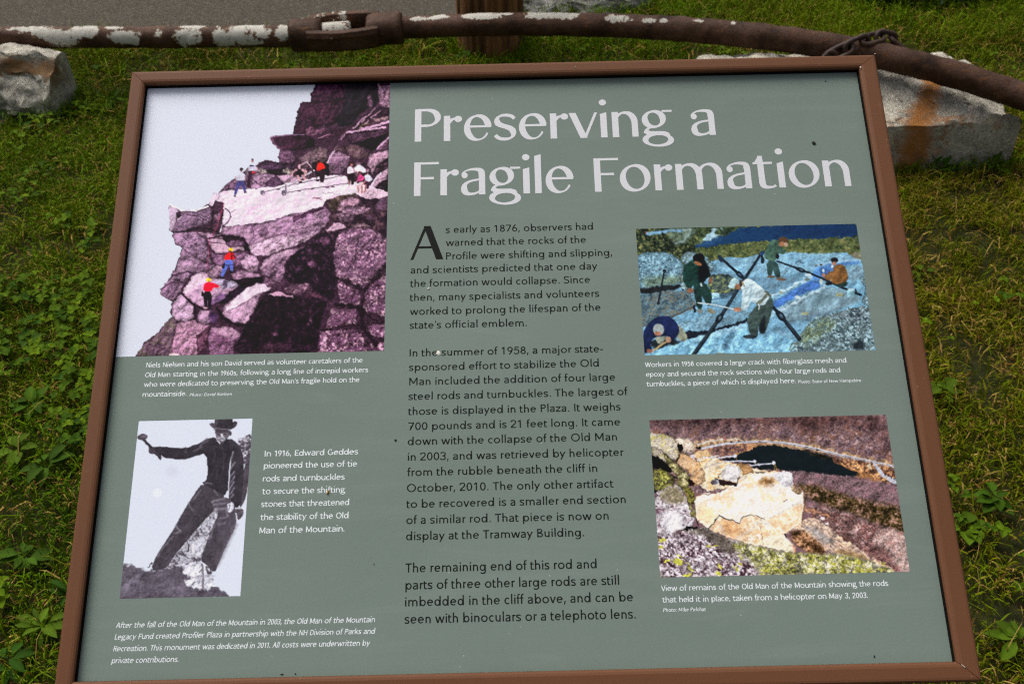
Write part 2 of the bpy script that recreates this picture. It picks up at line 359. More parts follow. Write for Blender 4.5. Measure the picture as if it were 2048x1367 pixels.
def print_cliff():
    p = Print(226, 164, 790, 722, 11, (217, 223, 236)); V = (270, 160, 2.4404); p.view(*V)
    D = (44, 30, 42)
    p.poly([(893,20),(865,60),(860,105),(815,112),(800,150),(790,200),(779,240),(782,265),(740,268),(665,278),(680,310),(715,340),(703,360),(712,402),(690,400),(655,393),(625,400),(600,415),(570,430),(545,442),(500,480),(450,515),(420,540),(410,555),(385,552),(365,605),(300,640),(230,640),(175,608),(172,730),(192,745),(190,770),(205,800),(235,822),(215,880),(180,960),(140,1010),(128,1045),(185,1080),(175,1130),(185,1150),(140,1205),(100,1245),(55,1275),(5,1352),(1250,1352),(1260,10)],
           (84, 52, 76), rnd=0, m=.3, c2=(55, 34, 50), t=.6)
    R = lambda pts, col, **k: p.poly(pts, col, **dict(dict(g=.28, m=.3, rnd=0, e=.5, ew=1.8, warp=1.3, rl=.34, cr=.55, lt=(-.5, -.8, .14)), **k))
    # summit blocks
    R([(893,15),(1010,15),(1035,60),(1030,95),(960,105),(862,105),(866,62)], (92,50,80), c2=(58,32,52), t=.6)
    R([(815,112),(862,108),(960,105),(1030,85),(1040,100),(1010,170),(985,215),(950,225),(880,228),(840,240),(830,262),(782,265),(779,240),(790,195),(802,145)], (84,44,70), c2=(48,30,46), t=.58)
    for a in ([(930,130),(915,170),(890,215)],[(985,130),(960,190),(920,232)],[(1020,120),(1000,170)],[(880,150),(905,215)]): p.line(a, 5, (120,72,92), op=.7, warp=2)
    R([(1036,10),(1190,10),(1195,100),(1180,130),(1110,160),(1060,220),(1000,230),(985,200),(1030,110)], (43,37,47), g=.1, m=.1, e=0)
    R([(1190,5),(1255,5),(1250,140),(1200,125),(1192,80)], (168,124,152), st=(0,1,.12), c2=(110,72,98), t=.66)
    R([(1188,5),(1255,5),(1245,24),(1205,30)], (90,40,78))
    R([(1150,65),(1172,105),(1165,140),(1140,130),(1138,85)], (118,80,106))
    R([(1200,130),(1130,170),(1060,235),(1100,245),(1240,185),(1252,140)], (84,52,76), c2=(50,32,46))
    for a in ([(1090,218),(1118,188),(1148,170)],[(1112,204),(1150,165),(1182,138)],[(1130,215),(1165,180),(1205,150)],[(1070,236),(1100,215)]): p.line(a, 7, (176,130,158), 4)
    R([(1150,190),(1250,170),(1250,205),(1140,222)], (104,66,86)); R([(1160,190),(1240,180),(1240,196),(1180,200)], (160,120,130), e=.2)
    p.line([(1110,240),(1180,222),(1245,204)], 11, (218,168,204)); p.line([(1120,230),(1170,216)], 5, (110,60,90)); p.line([(1040,257),(1120,243),(1228,232)], 10, (212,162,198))
    p.line([(1112,226),(1092,246)], 3, (150,150,80)); p.line([(1112,217),(1145,215)], 3, (150,150,80))
    R([(1035,262),(1225,238),(1242,262),(1230,300),(1180,310),(1140,322),(1060,312),(1035,285)], (100,64,90), c2=(60,38,54), t=.55)
    R([(830,245),(860,225),(900,238),(935,232),(945,255),(880,275),(845,275)], (118,72,100), lt=(0,-1,.25))
    R([(890,280),(960,255),(1045,226),(1055,246),(1010,262),(940,290),(905,296)], (104,62,88), c2=(66,36,54))
    p.line([(900,285),(960,262)], 5, (170,115,150))
    p.line([(1030,262),(1012,292)], 5, (170,120,150)); p.line([(1020,268),(1000,295)], 3, (150,100,130))
    R([(665,278),(740,266),(830,263),(880,290),(885,330),(760,346),(715,342),(680,310)], (66,36,56), lt=(-1,0,.35))
    p.line([(668,279),(740,269),(830,266)], 6, (132,92,128)); p.line([(672,284),(690,316),(716,340)], 12, (130,84,112), 8, f=2, op=.8)
    R([(703,360),(720,342),(770,345),(797,385),(780,407),(714,402)], (120,80,112), lt=(-1,-.3,.25))
    R([(796,385),(850,352),(905,325),(942,332),(947,362),(940,402),(900,412),(820,410)], (130,102,110), c2=(92,66,80), t=.6)
    R([(935,412),(965,350),(1010,350),(1053,370),(1047,430),(1010,462),(960,457)], (152,114,142), c2=(108,72,100), t=.6, lt=(-.6,-.8,.2))
    p.line([(938,412),(955,380),(985,334)], 9, (216,182,206), 4); p.line([(962,380),(1046,374)], 4, (190,150,176))
    R([(1030,325),(1060,312),(1110,325),(1148,352),(1140,382),(1100,396),(1050,366)], (122,92,98), c2=(90,62,76), lt=(-.5,-.8,.2))
    R([(970,330),(1000,320),(1025,330),(1030,350),(985,345)], (138,98,112))
    R([(1060,312),(1240,262),(1240,300),(1160,345),(1120,328)], (40,30,40), g=.1)
    R([(1138,404),(1150,362),(1242,340),(1242,380),(1182,420),(1167,468),(1140,450)], (166,126,150), lt=(0,-1,.25))
    R([(1170,462),(1190,415),(1242,378),(1242,435),(1190,457)], (58,38,50), c2=(100,66,86), t=.66)
    R([(1246,278),(1190,330),(1172,346),(1242,342)], (122,82,110)); p.line([(1244,280),(1185,335)], 7, (200,150,186))
    R([(1048,420),(1080,400),(1130,405),(1160,440),(1150,470),(1060,470)], (84,56,74), c2=(140,104,122), t=.6)
    R([(1148,532),(1170,490),(1200,455),(1242,432),(1240,515),(1190,542)], (168,132,156), lt=(-.7,-.7,.25)); p.line([(1152,530),(1172,490),(1205,455)], 8, (226,208,224))
    R([(1165,534),(1200,502),(1240,480),(1240,548),(1185,550)], (55,38,48))
    # ridge behind the people
    R([(610,415),(640,397),(690,402),(718,412),(785,410),(792,440),(700,447),(640,442)], (88,58,88), lt=(-.5,-.8,.25))
    R([(420,537),(445,512),(500,475),(545,440),(562,470),(562,530),(470,542)], (124,88,118), lt=(-.5,-.5,.2))
    R([(535,450),(560,425),(600,420),(640,430),(650,455),(600,470),(560,476)], (168,140,154), c2=(120,90,112))
    R([(598,442),(640,430),(656,455),(628,470)], (176,156,158)); R([(650,440),(740,430),(790,450),(720,470),(665,460)], (50,32,48))
    R([(564,500),(572,478),(602,460),(645,455),(684,460),(718,490),(728,522),(640,527),(575,532)], (156,118,148), lt=(-.6,-.7,.25))
    R([(640,502),(690,465),(725,494),(740,527),(650,527)], (92,62,92)); p.line([(575,482),(610,510),(640,526)], 4, (70,44,66))
    R([(698,467),(760,455),(805,480),(795,507),(742,512)], (170,134,158)); R([(722,447),(745,425),(778,440),(762,462)], (176,156,154))
    R([(790,450),(835,410),(855,398),(890,440),(900,475),(830,480)], (130,98,116), c2=(76,50,64), t=.5); p.line([(805,418),(845,398),(876,442)], 6, (196,160,176))
    R([(872,400),(950,405),(950,470),(885,470)], (50,32,44))
    # sunlit slab
    B = dict(g=.08, m=.08, e=0, rl=.10, cr=.12, c2=(232,204,226), t=.6, st=(1,-.32,.03))
    p.poly([(404,562),(432,540),(560,533),(700,518),(770,500),(830,488),(935,463),(1030,463),(1075,500),(1160,520),(1240,543),(1240,578),(1170,582),(1120,560),(1030,562),(960,582),(920,600),(932,625),(880,637),(780,652),(690,682),(600,702),(510,710),(432,717),(440,640)], (244,232,244), **B)
    for a in ([(520,690),(590,620),(640,590)],[(560,640),(620,600),(680,570)],[(470,600),(520,575)],[(600,680),(700,630),(800,590)],[(860,580),(900,575)],[(640,560),(760,560)],[(840,540),(900,545)],[(950,500),(1020,490)]): p.line(a, 16, (224,186,214), 5, f=4, op=.6, warp=5)
    p.line([(880,572),(915,585)], 5, (140,80,110)); p.line([(872,576),(912,574)], 4, (150,96,124))
    for x, y in ((960,548),(990,556),(935,552)): p.ell(x, y, 16, 4, (150,130,150)); p.ell(x, y-2, 12, 3, (238,228,236))
    # slab edge and the face under it
    R([(425,752),(432,716),(510,708),(600,700),(690,680),(780,650),(880,635),(935,620),(967,650),(952,692),(905,745),(830,792),(740,822),(660,852),(600,859),(570,842),(545,792),(530,767),(470,757)], (172,130,162), c2=(138,98,132), t=.6, st=(1,-.4,.08))
    R([(560,812),(600,790),(700,762),(830,764),(900,742),(830,792),(740,822),(660,852),(600,859),(570,842)], (208,168,196), e=.3, st=(1,-.4,.08))
    R([(775,668),(850,637),(932,608),(924,632),(850,657),(780,692)], (78,48,72), e=.2); p.line([(640,775),(700,755),(790,742),(840,748)], 4, (96,60,88)); p.line([(575,710),(585,760),(560,800)], 4, (112,76,108))
    R([(600,735),(640,720),(660,745),(620,765)], (130,92,124), e=.2)
    p.line([(436,622),(462,640),(472,668),(462,690),(442,706)], 6, (98,64,98)); p.line([(466,650),(492,632)], 4, (120,80,116))
    # left head block and cleft
    R([(172,606),(190,612),(230,640),(300,645),(360,625),(384,625),(380,697),(300,717),(240,740),(192,744),(172,730)], (150,116,148), c2=(122,88,122), t=.62)
    p.poly([(172,604),(195,614),(214,642),(186,737),(172,730)], (198,172,198), warp=1, m=.12); p.line([(258,660),(310,664),(376,696)], 4, (76,48,74)); R([(205,650),(228,640),(236,672),(216,684)], (100,68,98)); p.line([(212,684),(232,668)], 6, (206,186,206))
    p.line([(174,607),(232,636),(300,636),(362,618)], 9, (236,230,242)); 
    p.poly([(362,607),(384,550),(410,553),(442,590),(441,640),(426,746),(414,746),(430,640),(400,616)], (222,200,220), m=.15)
    R([(380,626),(398,585),(438,598),(432,690),(416,742),(380,737),(338,722),(380,697)], (98,62,88), c2=(60,36,56)); R([(392,660),(420,640),(424,690),(396,700)], (134,96,122))
    p.line([(192,742),(240,741),(320,722),(380,728),(416,746)], 8, D)
    # shelves under the block
    R([(190,770),(194,744),(300,740),(345,772),(352,792),(366,832),(382,897),(330,880),(240,826),(205,802)], (146,110,142), lt=(-.8,0,.2), st=(.7,.7,.08))
    R([(300,738),(420,752),(442,770),(380,777),(350,770)], (166,126,154)); p.poly([(352,772),(420,770),(452,785),(545,802),(552,826),(470,832),(440,846),(402,852),(370,812)], (208,166,192), m=.14, e=.3); p.line([(360,790),(440,800),(520,790)], 4, (90,56,84))
    R([(422,755),(530,766),(557,802),(562,838),(540,830),(515,790),(450,796)], (48,29,46)); R([(440,797),(480,780),(532,786),(542,812),(470,820)], (116,80,110)); p.line([(365,772),(425,760)], 8, (60,36,56))
    R([(368,830),(402,852),(552,836),(532,870),(522,905),(480,917),(440,902),(400,906),(380,880)], (128,86,120), lt=(0,-1,.3))
    R([(518,887),(545,847),(590,855),(611,890),(606,926),(570,940),(530,916)], (182,142,172), lt=(-.4,-.8,.2))
    R([(613,912),(650,870),(700,840),(750,828),(835,808),(805,850),(742,880),(736,940),(712,987),(680,977),(625,947)], (148,108,138), st=(.6,-.7,.08)); p.poly([(616,905),(650,868),(710,838),(790,818),(740,862),(660,890),(620,922)], (186,146,174), m=.2, e=.2)
    R([(623,987),(640,962),(702,987),(697,1014),(640,1006)], (128,88,118))
    R([(236,820),(330,880),(398,906),(355,937),(290,942),(240,992),(230,1032),(187,1082),(126,1046),(138,1010),(180,960),(215,880)], (148,112,142), st=(.55,-.8,.1), c2=(118,84,114), t=.62)
    p.line([(130,1020),(180,988),(262,985)], 5, (72,46,70)); p.line([(185,955),(260,935),(290,945)], 7, (64,40,62)); p.poly([(215,890),(290,890),(300,920),(200,950)], (172,136,164), f=3, op=.7)
    p.poly([(232,1036),(295,938),(345,934),(420,980),(505,985),(507,1006),(440,1062),(386,1092),(330,1110),(300,1095)], (190,148,180), m=.16, g=.2, e=.5, ew=1.5); p.poly([(236,1030),(296,944),(342,940),(350,975),(300,1010),(262,1046)], (226,196,216), m=.1, f=1.5); p.poly([(340,1100),(420,1040),(460,1050),(400,1086)], (120,80,130), f=2)
    R([(355,937),(400,905),(436,905),(424,950),(370,972)], (164,124,150)); R([(470,950),(520,925),(622,946),(616,966),(480,977)], (152,112,142)); R([(468,976),(632,956),(622,986),(520,1002)], (48,29,44))
    p.poly([(384,985),(430,968),(512,990),(490,1012),(430,1022)], (182,168,198), e=.4, m=.25); p.poly([(430,985),(460,975),(455,1012),(436,1015)], (110,94,124))
    R([(505,1004),(560,995),(600,985),(480,1060),(440,1092),(400,1090),(440,1062)], (56,34,60))
    p.poly([(428,1132),(445,1090),(520,1040),(560,1005),(622,987),(684,1020),(622,1042),(600,1092),(575,1152),(545,1187),(500,1187),(445,1162)], (184,142,172), g=.25, m=.22, e=.6, ew=1.8, st=(.7,-.6,.08)); p.poly([(448,1104),(560,1007),(626,990),(672,1020),(600,1047),(524,1090),(452,1130)], (228,204,224), m=.12, f=1.5)
    p.line([(450,1130),(530,1092),(600,1048)], 4, (130,90,120)); R([(184,1100),(190,1082),(230,1044),(294,1106),(287,1162),(255,1182),(200,1172),(184,1140)], (186,150,180), lt=(.5,-.3,.15))
    R([(303,1167),(320,1118),(372,1125),(402,1150),(392,1182),(330,1194)], (166,126,156)); p.poly([(360,1125),(410,1140),(400,1184),(370,1186)], (84,54,98), f=2)
    p.line([(294,1104),(300,1160),(262,1188)], 10, D); p.line([(232,1040),(300,1104),(340,1116)], 7, D); p.line([(405,1110),(430,1160),(500,1196),(545,1194)], 14, D)
    R([(50,1278),(100,1245),(187,1150),(210,1178),(188,1260),(175,1345),(5,1350)], (122,88,112), c2=(96,84,76), t=.6, st=(.6,-.8,.1))
    R([(208,1187),(290,1170),(362,1196),(342,1290),(302,1348),(168,1348),(195,1250)], (194,140,170), st=(.3,-.9,.1), c2=(150,100,132), t=.6); R([(300,1250),(360,1200),(360,1300),(310,1345)], (110,66,90)); p.ell(195, 1340, 26, 8, (240,210,216))
    R([(373,1207),(460,1200),(532,1240),(490,1290),(482,1345),(368,1345),(360,1270)], (158,108,144), c2=(110,68,100), t=.56, st=(.7,-.5,.1)); p.poly([(380,1210),(460,1204),(528,1240),(480,1262),(410,1240)], (190,146,172), f=2, op=.7)
    # the shadowed overhang
    p.poly([(545,1192),(600,1095),(632,1042),(690,1030),(780,1056),(922,1065),(942,1100),(902,1200),(890,1350),(480,1350),(520,1250)], (44,32,42), g=.12, m=.15, c2=(66,38,60), t=.72, f=1.5)
    p.poly([(736,880),(830,812),(905,748),(1005,715),(985,800),(962,850),(987,960),(982,1080),(930,1062),(850,1000),(736,990)], (45,31,45), g=.12, m=.2, c2=(78,48,72), t=.72, f=1.5)
    p.poly([(600,1300),(690,1270),(760,1300),(700,1340),(560,1345)], (84,50,70), m=.4, f=4, op=.7)
    for a in ((690,1238,14,9),(860,1170,8,10),(850,1190,5,5),(870,900,22,18),(930,780,24,18),(955,1110,6,18)): p.ell(*a, (100,62,88), m=.5, f=1.5)
    R([(728,1012),(800,990),(856,990),(852,1030),(780,1047),(735,1037)], (112,76,100), c2=(150,112,130), t=.66); p.poly([(656,1047),(700,1030),(780,1058),(720,1056)], (196,146,176), rnd=0, m=.1); p.poly([(850,1030),(900,1040),(925,1066),(870,1056)], (104,62,84), f=1.5)
    # cliff face on the right
    F = dict(c2=(96,60,88), t=.55, c3=(186,142,164), t3=.66, e=.7, ew=2.2, g=.4)
    R([(985,770),(1010,738),(1060,715),(1150,720),(1242,770),(1236,890),(1190,940),(1120,1022),(1040,987),(988,962),(968,880),(975,820)], (140,98,130), **F)
    R([(988,967),(1030,992),(1102,1022),(1112,1102),(998,1102)], (120,80,108), **F); R([(1122,1024),(1240,920),(1240,1172),(1110,1122)], (116,76,106), **F)
    R([(925,1222),(958,1112),(1092,1112),(1087,1192),(960,1212)], (124,80,108), **F); R([(905,1222),(1082,1206),(1142,1282),(1240,1270),(1240,1350),(885,1350)], (106,66,94), **F); R([(1118,1172),(1240,1192),(1240,1282),(1150,1242)], (112,72,98), **F)
    for a, w in (([(985,965),(1060,985),(1118,1028),(1160,990),(1225,905)],9),([(985,1098),(1060,1100),(1112,1120),(1110,1200),(1180,1290)],18),([(915,1218),(1000,1204),(1092,1192)],9),([(1120,1030),(1104,1112)],6),([(1108,1122),(1170,1165),(1240,1180)],9),([(1118,1192),(1230,1186)],7),([(1150,1010),(1240,1000)],4),([(1075,1030),(1060,1090)],5),([(1100,760),(1080,860),(1050,930)],4),([(1180,760),(1130,880)],4)): p.line(a, w, (46,28,42), f=1, warp=3)
    # broken rocks under the flat
    p.poly([(918,594),(1030,562),(1092,556),(1240,580),(1240,775),(1150,720),(1060,715),(965,750),(905,745),(967,660)], (58,38,54), m=.3, c2=(84,58,66), t=.66)
    p.poly([(940,590),(1060,552),(1100,560),(1010,602),(985,640),(960,640)], (96,76,70), m=.5, g=.3, f=2)
    R([(985,640),(1010,590),(1060,565),(1102,580),(1092,612),(1010,642)], (174,128,152)); R([(985,660),(1040,612),(1102,615),(1162,625),(1122,652),(1060,662),(1010,692)], (122,88,112), c3=(180,140,160), t3=.66); R([(1162,622),(1190,580),(1240,566),(1240,640),(1180,642)], (114,82,108), c2=(80,50,70))
    R([(1010,672),(1080,660),(1072,692),(1030,692)], (120,88,110)); R([(1130,660),(1160,655),(1175,690),(1150,705)], (90,62,84)); R([(1060,706),(1130,698),(1162,716),(1060,722)], (158,120,136)); p.poly([(926,742),(990,690),(1042,716),(1000,731)], (194,154,178), m=.16); p.poly([(1095,548),(1160,528),(1240,545),(1240,572),(1170,580),(1110,570)], (222,186,206), m=.12)
    # rope, rods, people
    for a in ([(440,598),(404,715),(366,788),(358,922)],[(436,610),(396,735)]): p.line(a, 3.5, (176,58,100), op=.8)
    p.view(430, 300, 5.689)
    p.line([(570,476),(830,412),(1000,372),(1180,340)], 8, (90,72,92)); p.line([(1180,340),(1320,318),(1480,290)], 8, (80,50,64)); p.line([(830,484),(960,462),(1150,434),(1350,404),(1520,382)], 8, (84,60,80)); p.line([(820,412),(905,368),(1140,232)], 16, (206,198,214)); p.line([(905,384),(1010,330)], 6, (70,50,66))
    for x, y in ((728,446),(968,464),(1120,440),(1350,418),(1290,424)): p.ell(x, y, 26, 10, (96,74,96))
    for x, y in ((553,485),(795,487)): p.ell(x, y, 27, 30, (112,98,122)); p.ell(x+6, y+12, 8, 14, (190,176,190))
    p.line([(820,470),(815,405)], 20, (128,112,132)); p.line([(1120,200),(1128,300)], 22, (70,52,64)); p.line([(1172,230),(1170,350)], 6, (60,40,50)); p.line([(980,372),(1120,340)], 12, (150,136,156)); p.ell(1175, 345, 26, 14, (50,34,44))
    Q = lambda pts, col, **k: p.poly(pts, col, **dict(dict(rnd=1, warp=.4, m=.12, g=.1, rl=.18), **k))
    p.ell(311,226,17,23,(112,72,78)); Q([(290,212),(312,196),(334,214),(332,226),(292,226)], (52,40,56)); Q([(262,290),(298,252),(342,262),(364,312),(347,350),(262,350),(246,320)], (222,222,240)); p.line([(248,300),(244,360)], 9, (190,140,150)); p.line([(356,300),(352,350)], 9, (150,110,130))
    Q([(260,346),(347,346),(367,482),(340,484),(318,408),(290,408),(252,518),(224,512)], (74,70,142)); p.line([(226,518),(248,524)], 12, (40,34,60)); p.line([(342,484),(372,480)], 11, (46,38,66))
    p.ell(438,122,13,24,(150,96,100)); Q([(424,100),(450,98),(452,114),(424,114)], (56,36,66)); Q([(384,200),(428,166),(470,172),(496,216),(480,236),(396,238)], (206,202,226)); p.line([(412,176),(448,182)], 16, (70,60,100)); Q([(394,236),(472,240),(466,282),(424,292),(404,432),(374,432),(388,300)], (66,34,58)); p.line([(490,210),(500,240)], 10, (196,150,156)); Q([(430,240),(470,242),(464,266),(432,268)], (200,60,80)); p.line([(380,438),(412,436)], 10, (190,180,190))
    p.ell(972,190,18,26,(216,164,172)); Q([(928,222),(1004,224),(1018,290),(940,298)], (42,26,36)); p.line([(935,230),(892,262),(888,292)], 22, (206,150,158)); p.line([(1005,226),(1050,250),(1030,290)], 22, (206,150,158)); p.line([(955,300),(975,350)], 30, (204,148,156)); p.line([(1010,296),(1035,330)], 26, (196,140,150)); p.ell(985,368,26,14,(60,40,52))
    p.ell(1192,128,17,18,(66,34,38)); Q([(1173,160),(1208,134),(1248,160),(1268,208),(1240,228),(1196,236),(1178,212)], (226,52,42)); p.line([(1176,170),(1180,232)], 14, (196,60,60)); Q([(1195,228),(1274,206),(1268,260),(1250,372),(1204,366)], (56,32,46)); p.line([(1200,372),(1252,374)], 8, (150,110,130))
    p.ell(1560,158,20,22,(70,40,48)); p.ell(1566,170,12,12,(190,110,100)); Q([(1514,210),(1552,180),(1590,226),(1592,262),(1520,282)], (216,204,218)); Q([(1514,276),(1592,258),(1600,330),(1590,396),(1560,392),(1556,330),(1545,402),(1526,398)], (48,28,38)); p.line([(1535,350),(1534,392)], 12, (190,126,120))
    Q([(1595,205),(1640,165),(1708,190),(1734,248),(1690,262),(1612,240)], (226,226,246)); p.ell(1650,240,26,14,(230,228,240)); p.ell(1662,256,26,16,(110,60,66)); Q([(1636,294),(1688,264),(1714,322),(1684,352),(1628,348)], (216,80,140)); p.ell(1702,276,24,20,(56,36,46)); Q([(1640,366),(1700,360),(1706,410),(1650,424)], (226,200,206))
    p.line([(1640,410),(1642,474)], 22, (196,130,126)); p.line([(1630,350),(1616,366)], 12, (200,140,140)); p.line([(1682,420),(1680,478)], 22, (190,116,112)); Q([(1708,294),(1760,275),(1812,334),(1762,364),(1722,344)], (218,218,242)); p.line([(1720,350),(1680,400)], 14, (190,120,120)); p.line([(1728,400),(1716,474)], 22, (176,106,104)); p.line([(1752,380),(1748,430)], 26, (70,40,60))
    p.view(320, 390, 5.0625)
    Q([(668,612),(705,572),(752,582),(768,628),(762,652),(680,657),(655,640)], (216,42,42)); p.ell(727,552,23,18,(236,196,44)); p.ell(722,572,14,12,(120,50,44)); p.line([(735,580),(733,650)], 12, (120,20,36)); Q([(672,654),(748,654),(752,772),(724,772),(710,704),(690,736),(648,832),(620,822),(646,728)], (96,116,204)); p.line([(660,700),(650,735)], 24, (40,26,44)); p.line([(668,712),(752,706)], 6, (50,40,80)); p.line([(625,838),(650,844)], 20, (38,24,36)); p.line([(730,770),(752,786)], 18, (44,30,46)); p.line([(740,600),(770,640)], 12, (120,20,40))
    Q([(448,905),(488,878),(536,886),(612,914),(608,936),(544,936),(536,974),(448,974)], (218,32,62)); p.ell(500,858,26,21,(236,198,46)); p.ell(506,876,12,8,(180,110,80)); Q([(442,974),(534,974),(530,1142),(498,1142),(490,1042),(484,1132),(456,1124)], (46,28,46)); p.ell(438,1000,13,24,(40,24,36)); p.ell(610,930,10,8,(220,160,150)); p.ell(466,1140,22,9,(206,160,170)); p.ell(510,1148,22,9,(60,40,60))
    lum = p.a.mean(2, keepdims=True); sat = np.abs(p.a - lum).max(2, keepdims=True); w = .28 * (sat < 62) * np.clip((212 - lum) / 25, 0, 1); p.a = p.a * (1 - w) + lum * np.array([1.03, .97, 1.0]) * w; p.tone(1.22, 128); p.grain(7, 5); return p


def print_hammer():
    p = Print(232, 832, 512, 1202, 31, (217, 223, 237)); p.view(230, 820, 3.503); K = dict(warp=.6, m=.14, g=.1, rl=.16)
    p.poly([(0,40),(1016,40),(1016,1367),(0,1367)], (217,223,237), m=.004, g=.01, rl=0)
    for x, y, r in ((300,577,32),(400,430,40)): p.ell(x, y, r, r, (228,233,244) if r < 35 else (209,214,230), f=5 if r > 35 else 1, m=0, g=0, rl=0)
    S = dict(c2=(66,60,70), t=.56, warp=2, m=.2, g=.2)
    p.poly([(852,215),(890,185),(970,160),(970,340),(905,395),(890,300)], (200,200,212), **S); p.poly([(905,392),(960,330),(925,600),(882,690),(870,640)], (76,69,79), **K)
    p.poly([(700,680),(742,720),(690,860),(640,1000),(602,1062),(470,1110),(360,1115),(395,1040),(480,940),(560,850),(660,740)], (196,196,209), c2=(84,78,88), t=.6, warp=3, m=.16, g=.2); p.poly([(520,940),(600,880),(650,900),(600,1040),(540,1010)], (214,215,228), f=3, op=.8)
    p.line([(395,1040),(450,1000),(560,1040),(590,1070)], 6, (70,64,72), warp=3); p.line([(520,935),(515,990)], 9, (70,64,72))
    p.poly([(465,1090),(600,1050),(692,1150),(702,1242),(612,1255),(475,1225)], (219,221,235), c2=(170,168,182), t=.7, warp=3)
    G = (98, 91, 104)
    p.poly([(-120,1085),(130,1083),(160,1105),(240,1122),(360,1110),(470,1088),(482,1150),(540,1168),(476,1212),(560,1242),(640,1262),(702,1232),(762,1270),(800,1300),(830,1420),(-200,1420)], G, m=.3, g=.14, c2=(70,64,74), t=.6, f=2, warp=3); p.poly([(60,1180),(150,1150),(200,1200),(120,1290),(50,1290)], (132,124,140), f=8, op=.6); p.poly([(330,1180),(460,1200),(520,1280),(340,1290)], (120,112,127), f=8, op=.6); p.line([(235,1090),(262,1072)], 10, (60,54,62), warp=4)
    p.poly([(700,185),(640,203),(590,233),(560,240),(500,266),(330,255),(262,254),(240,268),(250,292),(300,316),(360,336),(490,347),(560,322),(642,298),(656,440),(640,490),(610,512),(700,565),(792,604),(802,400),(832,250),(800,190),(737,232)], (50,45,53), e=0, **K)
    p.poly([(800,188),(862,230),(896,290),(908,390),(893,640),(852,692),(800,652),(800,540),(822,320)], (55,50,58), **K)
    for a, w in (([(600,250),(622,222),(650,200)],10),([(500,290),(500,262)],8),([(670,200),(640,226)],7),([(560,285),(610,258)],8)): p.line(a, w, (116,110,122), f=2, op=.7)
    for a in ([(832,292),(808,380)],[(842,366),(800,432)],[(838,430),(802,480)],[(842,462),(802,520)],[(836,500),(800,560)],[(836,545),(800,602)],[(830,590),(805,622)]): p.line(a, 9, (166,164,178), 4, f=1.4, op=.8, warp=.6)
    for a in ([(705,300),(690,360)],[(745,240),(760,270)],[(720,420),(712,480)],[(770,300),(760,420)]): p.line(a, 8, (84,78,88), f=2, op=.7)
    p.poly([(612,508),(700,560),(784,602),(704,692),(600,802),(500,922),(420,1012),(360,1114),(248,1122),(300,1000),(370,900),(430,800),(510,660),(562,580)], (68,62,71), lt=(-.6,-.3,.2), **K)
    p.poly([(688,640),(800,600),(852,692),(852,802),(792,930),(732,1060),(702,1142),(642,1080),(600,1050),(640,930),(682,820),(732,720)], (76,70,80), lt=(.8,-.2,.22), **K); p.line([(850,800),(792,930),(720,1080)], 22, (112,106,118), f=4, op=.6)
    for a, w in (([(684,640),(770,612)],20),([(694,664),(782,650)],16),([(702,690),(780,690),(792,740)],20),([(730,760),(790,748)],8),([(730,800),(775,785)],10),([(518,648),(532,680),(550,700)],8),([(640,505),(680,515)],9),([(430,812),(462,850),(420,860)],16),([(700,560),(722,590)],8),([(560,620),(600,560)],6),([(300,1020),(350,950),(410,880)],9),([(660,900),(700,800)],9)): p.line(a, w, (158,155,168), w * .5, f=2.2, op=.65, warp=1.2)
    p.line([(205,205),(322,336)], 19, (58,52,60)); p.ell(195,186,37,22,(70,64,72), -10); p.ell(204,180,22,8,(104,97,108), -10, f=2); p.ell(262,280,24,26,(70,64,72)); p.line([(240,262),(262,262)], 8, (40,36,42)); p.line([(328,318),(345,332)], 8, (200,204,218))
    p.poly([(702,132),(812,136),(806,180),(772,214),(737,232),(712,196)], (112,104,114), rnd=1, warp=.5); p.poly([(702,130),(812,134),(806,160),(706,158)], (66,60,68), f=2, rnd=0); p.poly([(722,190),(752,180),(776,186),(780,204),(745,214),(728,206)], (190,190,203), warp=1); p.line([(748,165),(752,182)], 9, (206,206,218)); p.line([(718,210),(740,230)], 8, (206,206,218)); p.line([(730,200),(775,200)], 4, (80,74,82)); p.line([(722,170),(736,172)], 7, (50,45,52)); p.line([(765,170),(782,170)], 7, (50,45,52)); p.line([(740,210),(760,225)], 5, (90,84,92)); p.ell(812,160,10,18,(70,64,72))
    p.poly([(664,96),(690,82),(716,118),(800,124),(838,72),(864,84),(848,118),(804,139),(730,137),(684,120)], (62,56,64), warp=.4); p.poly([(704,40),(826,40),(832,110),(824,130),(700,124)], (52,47,55), warp=.4, rnd=0); p.line([(700,125),(760,131),(820,131)], 3, (150,146,158)); p.line([(720,60),(708,120)], 14, (96,90,100), f=3, op=.7); p.line([(668,96),(690,110)], 6, (110,104,114), f=2)
    p.poly([(788,652),(828,643),(842,680),(804,722),(790,704)], (196,196,210), warp=1); p.line([(806,660),(800,700)], 6, (90,84,94)); p.poly([(848,680),(908,685),(892,752),(862,768),(850,722)], (76,70,79), warp=1); p.line([(848,682),(908,688)], 9, (214,215,226)); p.line([(852,720),(855,764)], 8, (220,222,233))
    p.line([(612,1080),(618,1246)], 15, (126,120,133), 20); p.line([(606,1090),(608,1230)], 5, (196,194,206)); p.poly([(620,1090),(690,1100),(684,1140),(640,1140)], (70,64,73), warp=3, f=1.5); p.poly([(640,1100),(672,1108),(668,1132)], (206,206,218), f=1.5); p.line([(540,1170),(600,1160),(690,1152)], 8, (150,146,158), f=2, warp=3); p.line([(540,1225),(562,1200)], 8, (90,84,94)); p.line([(592,1130),(610,1110)], 7, (60,54,62))
    p.grain(5, 6, 0.0); return p


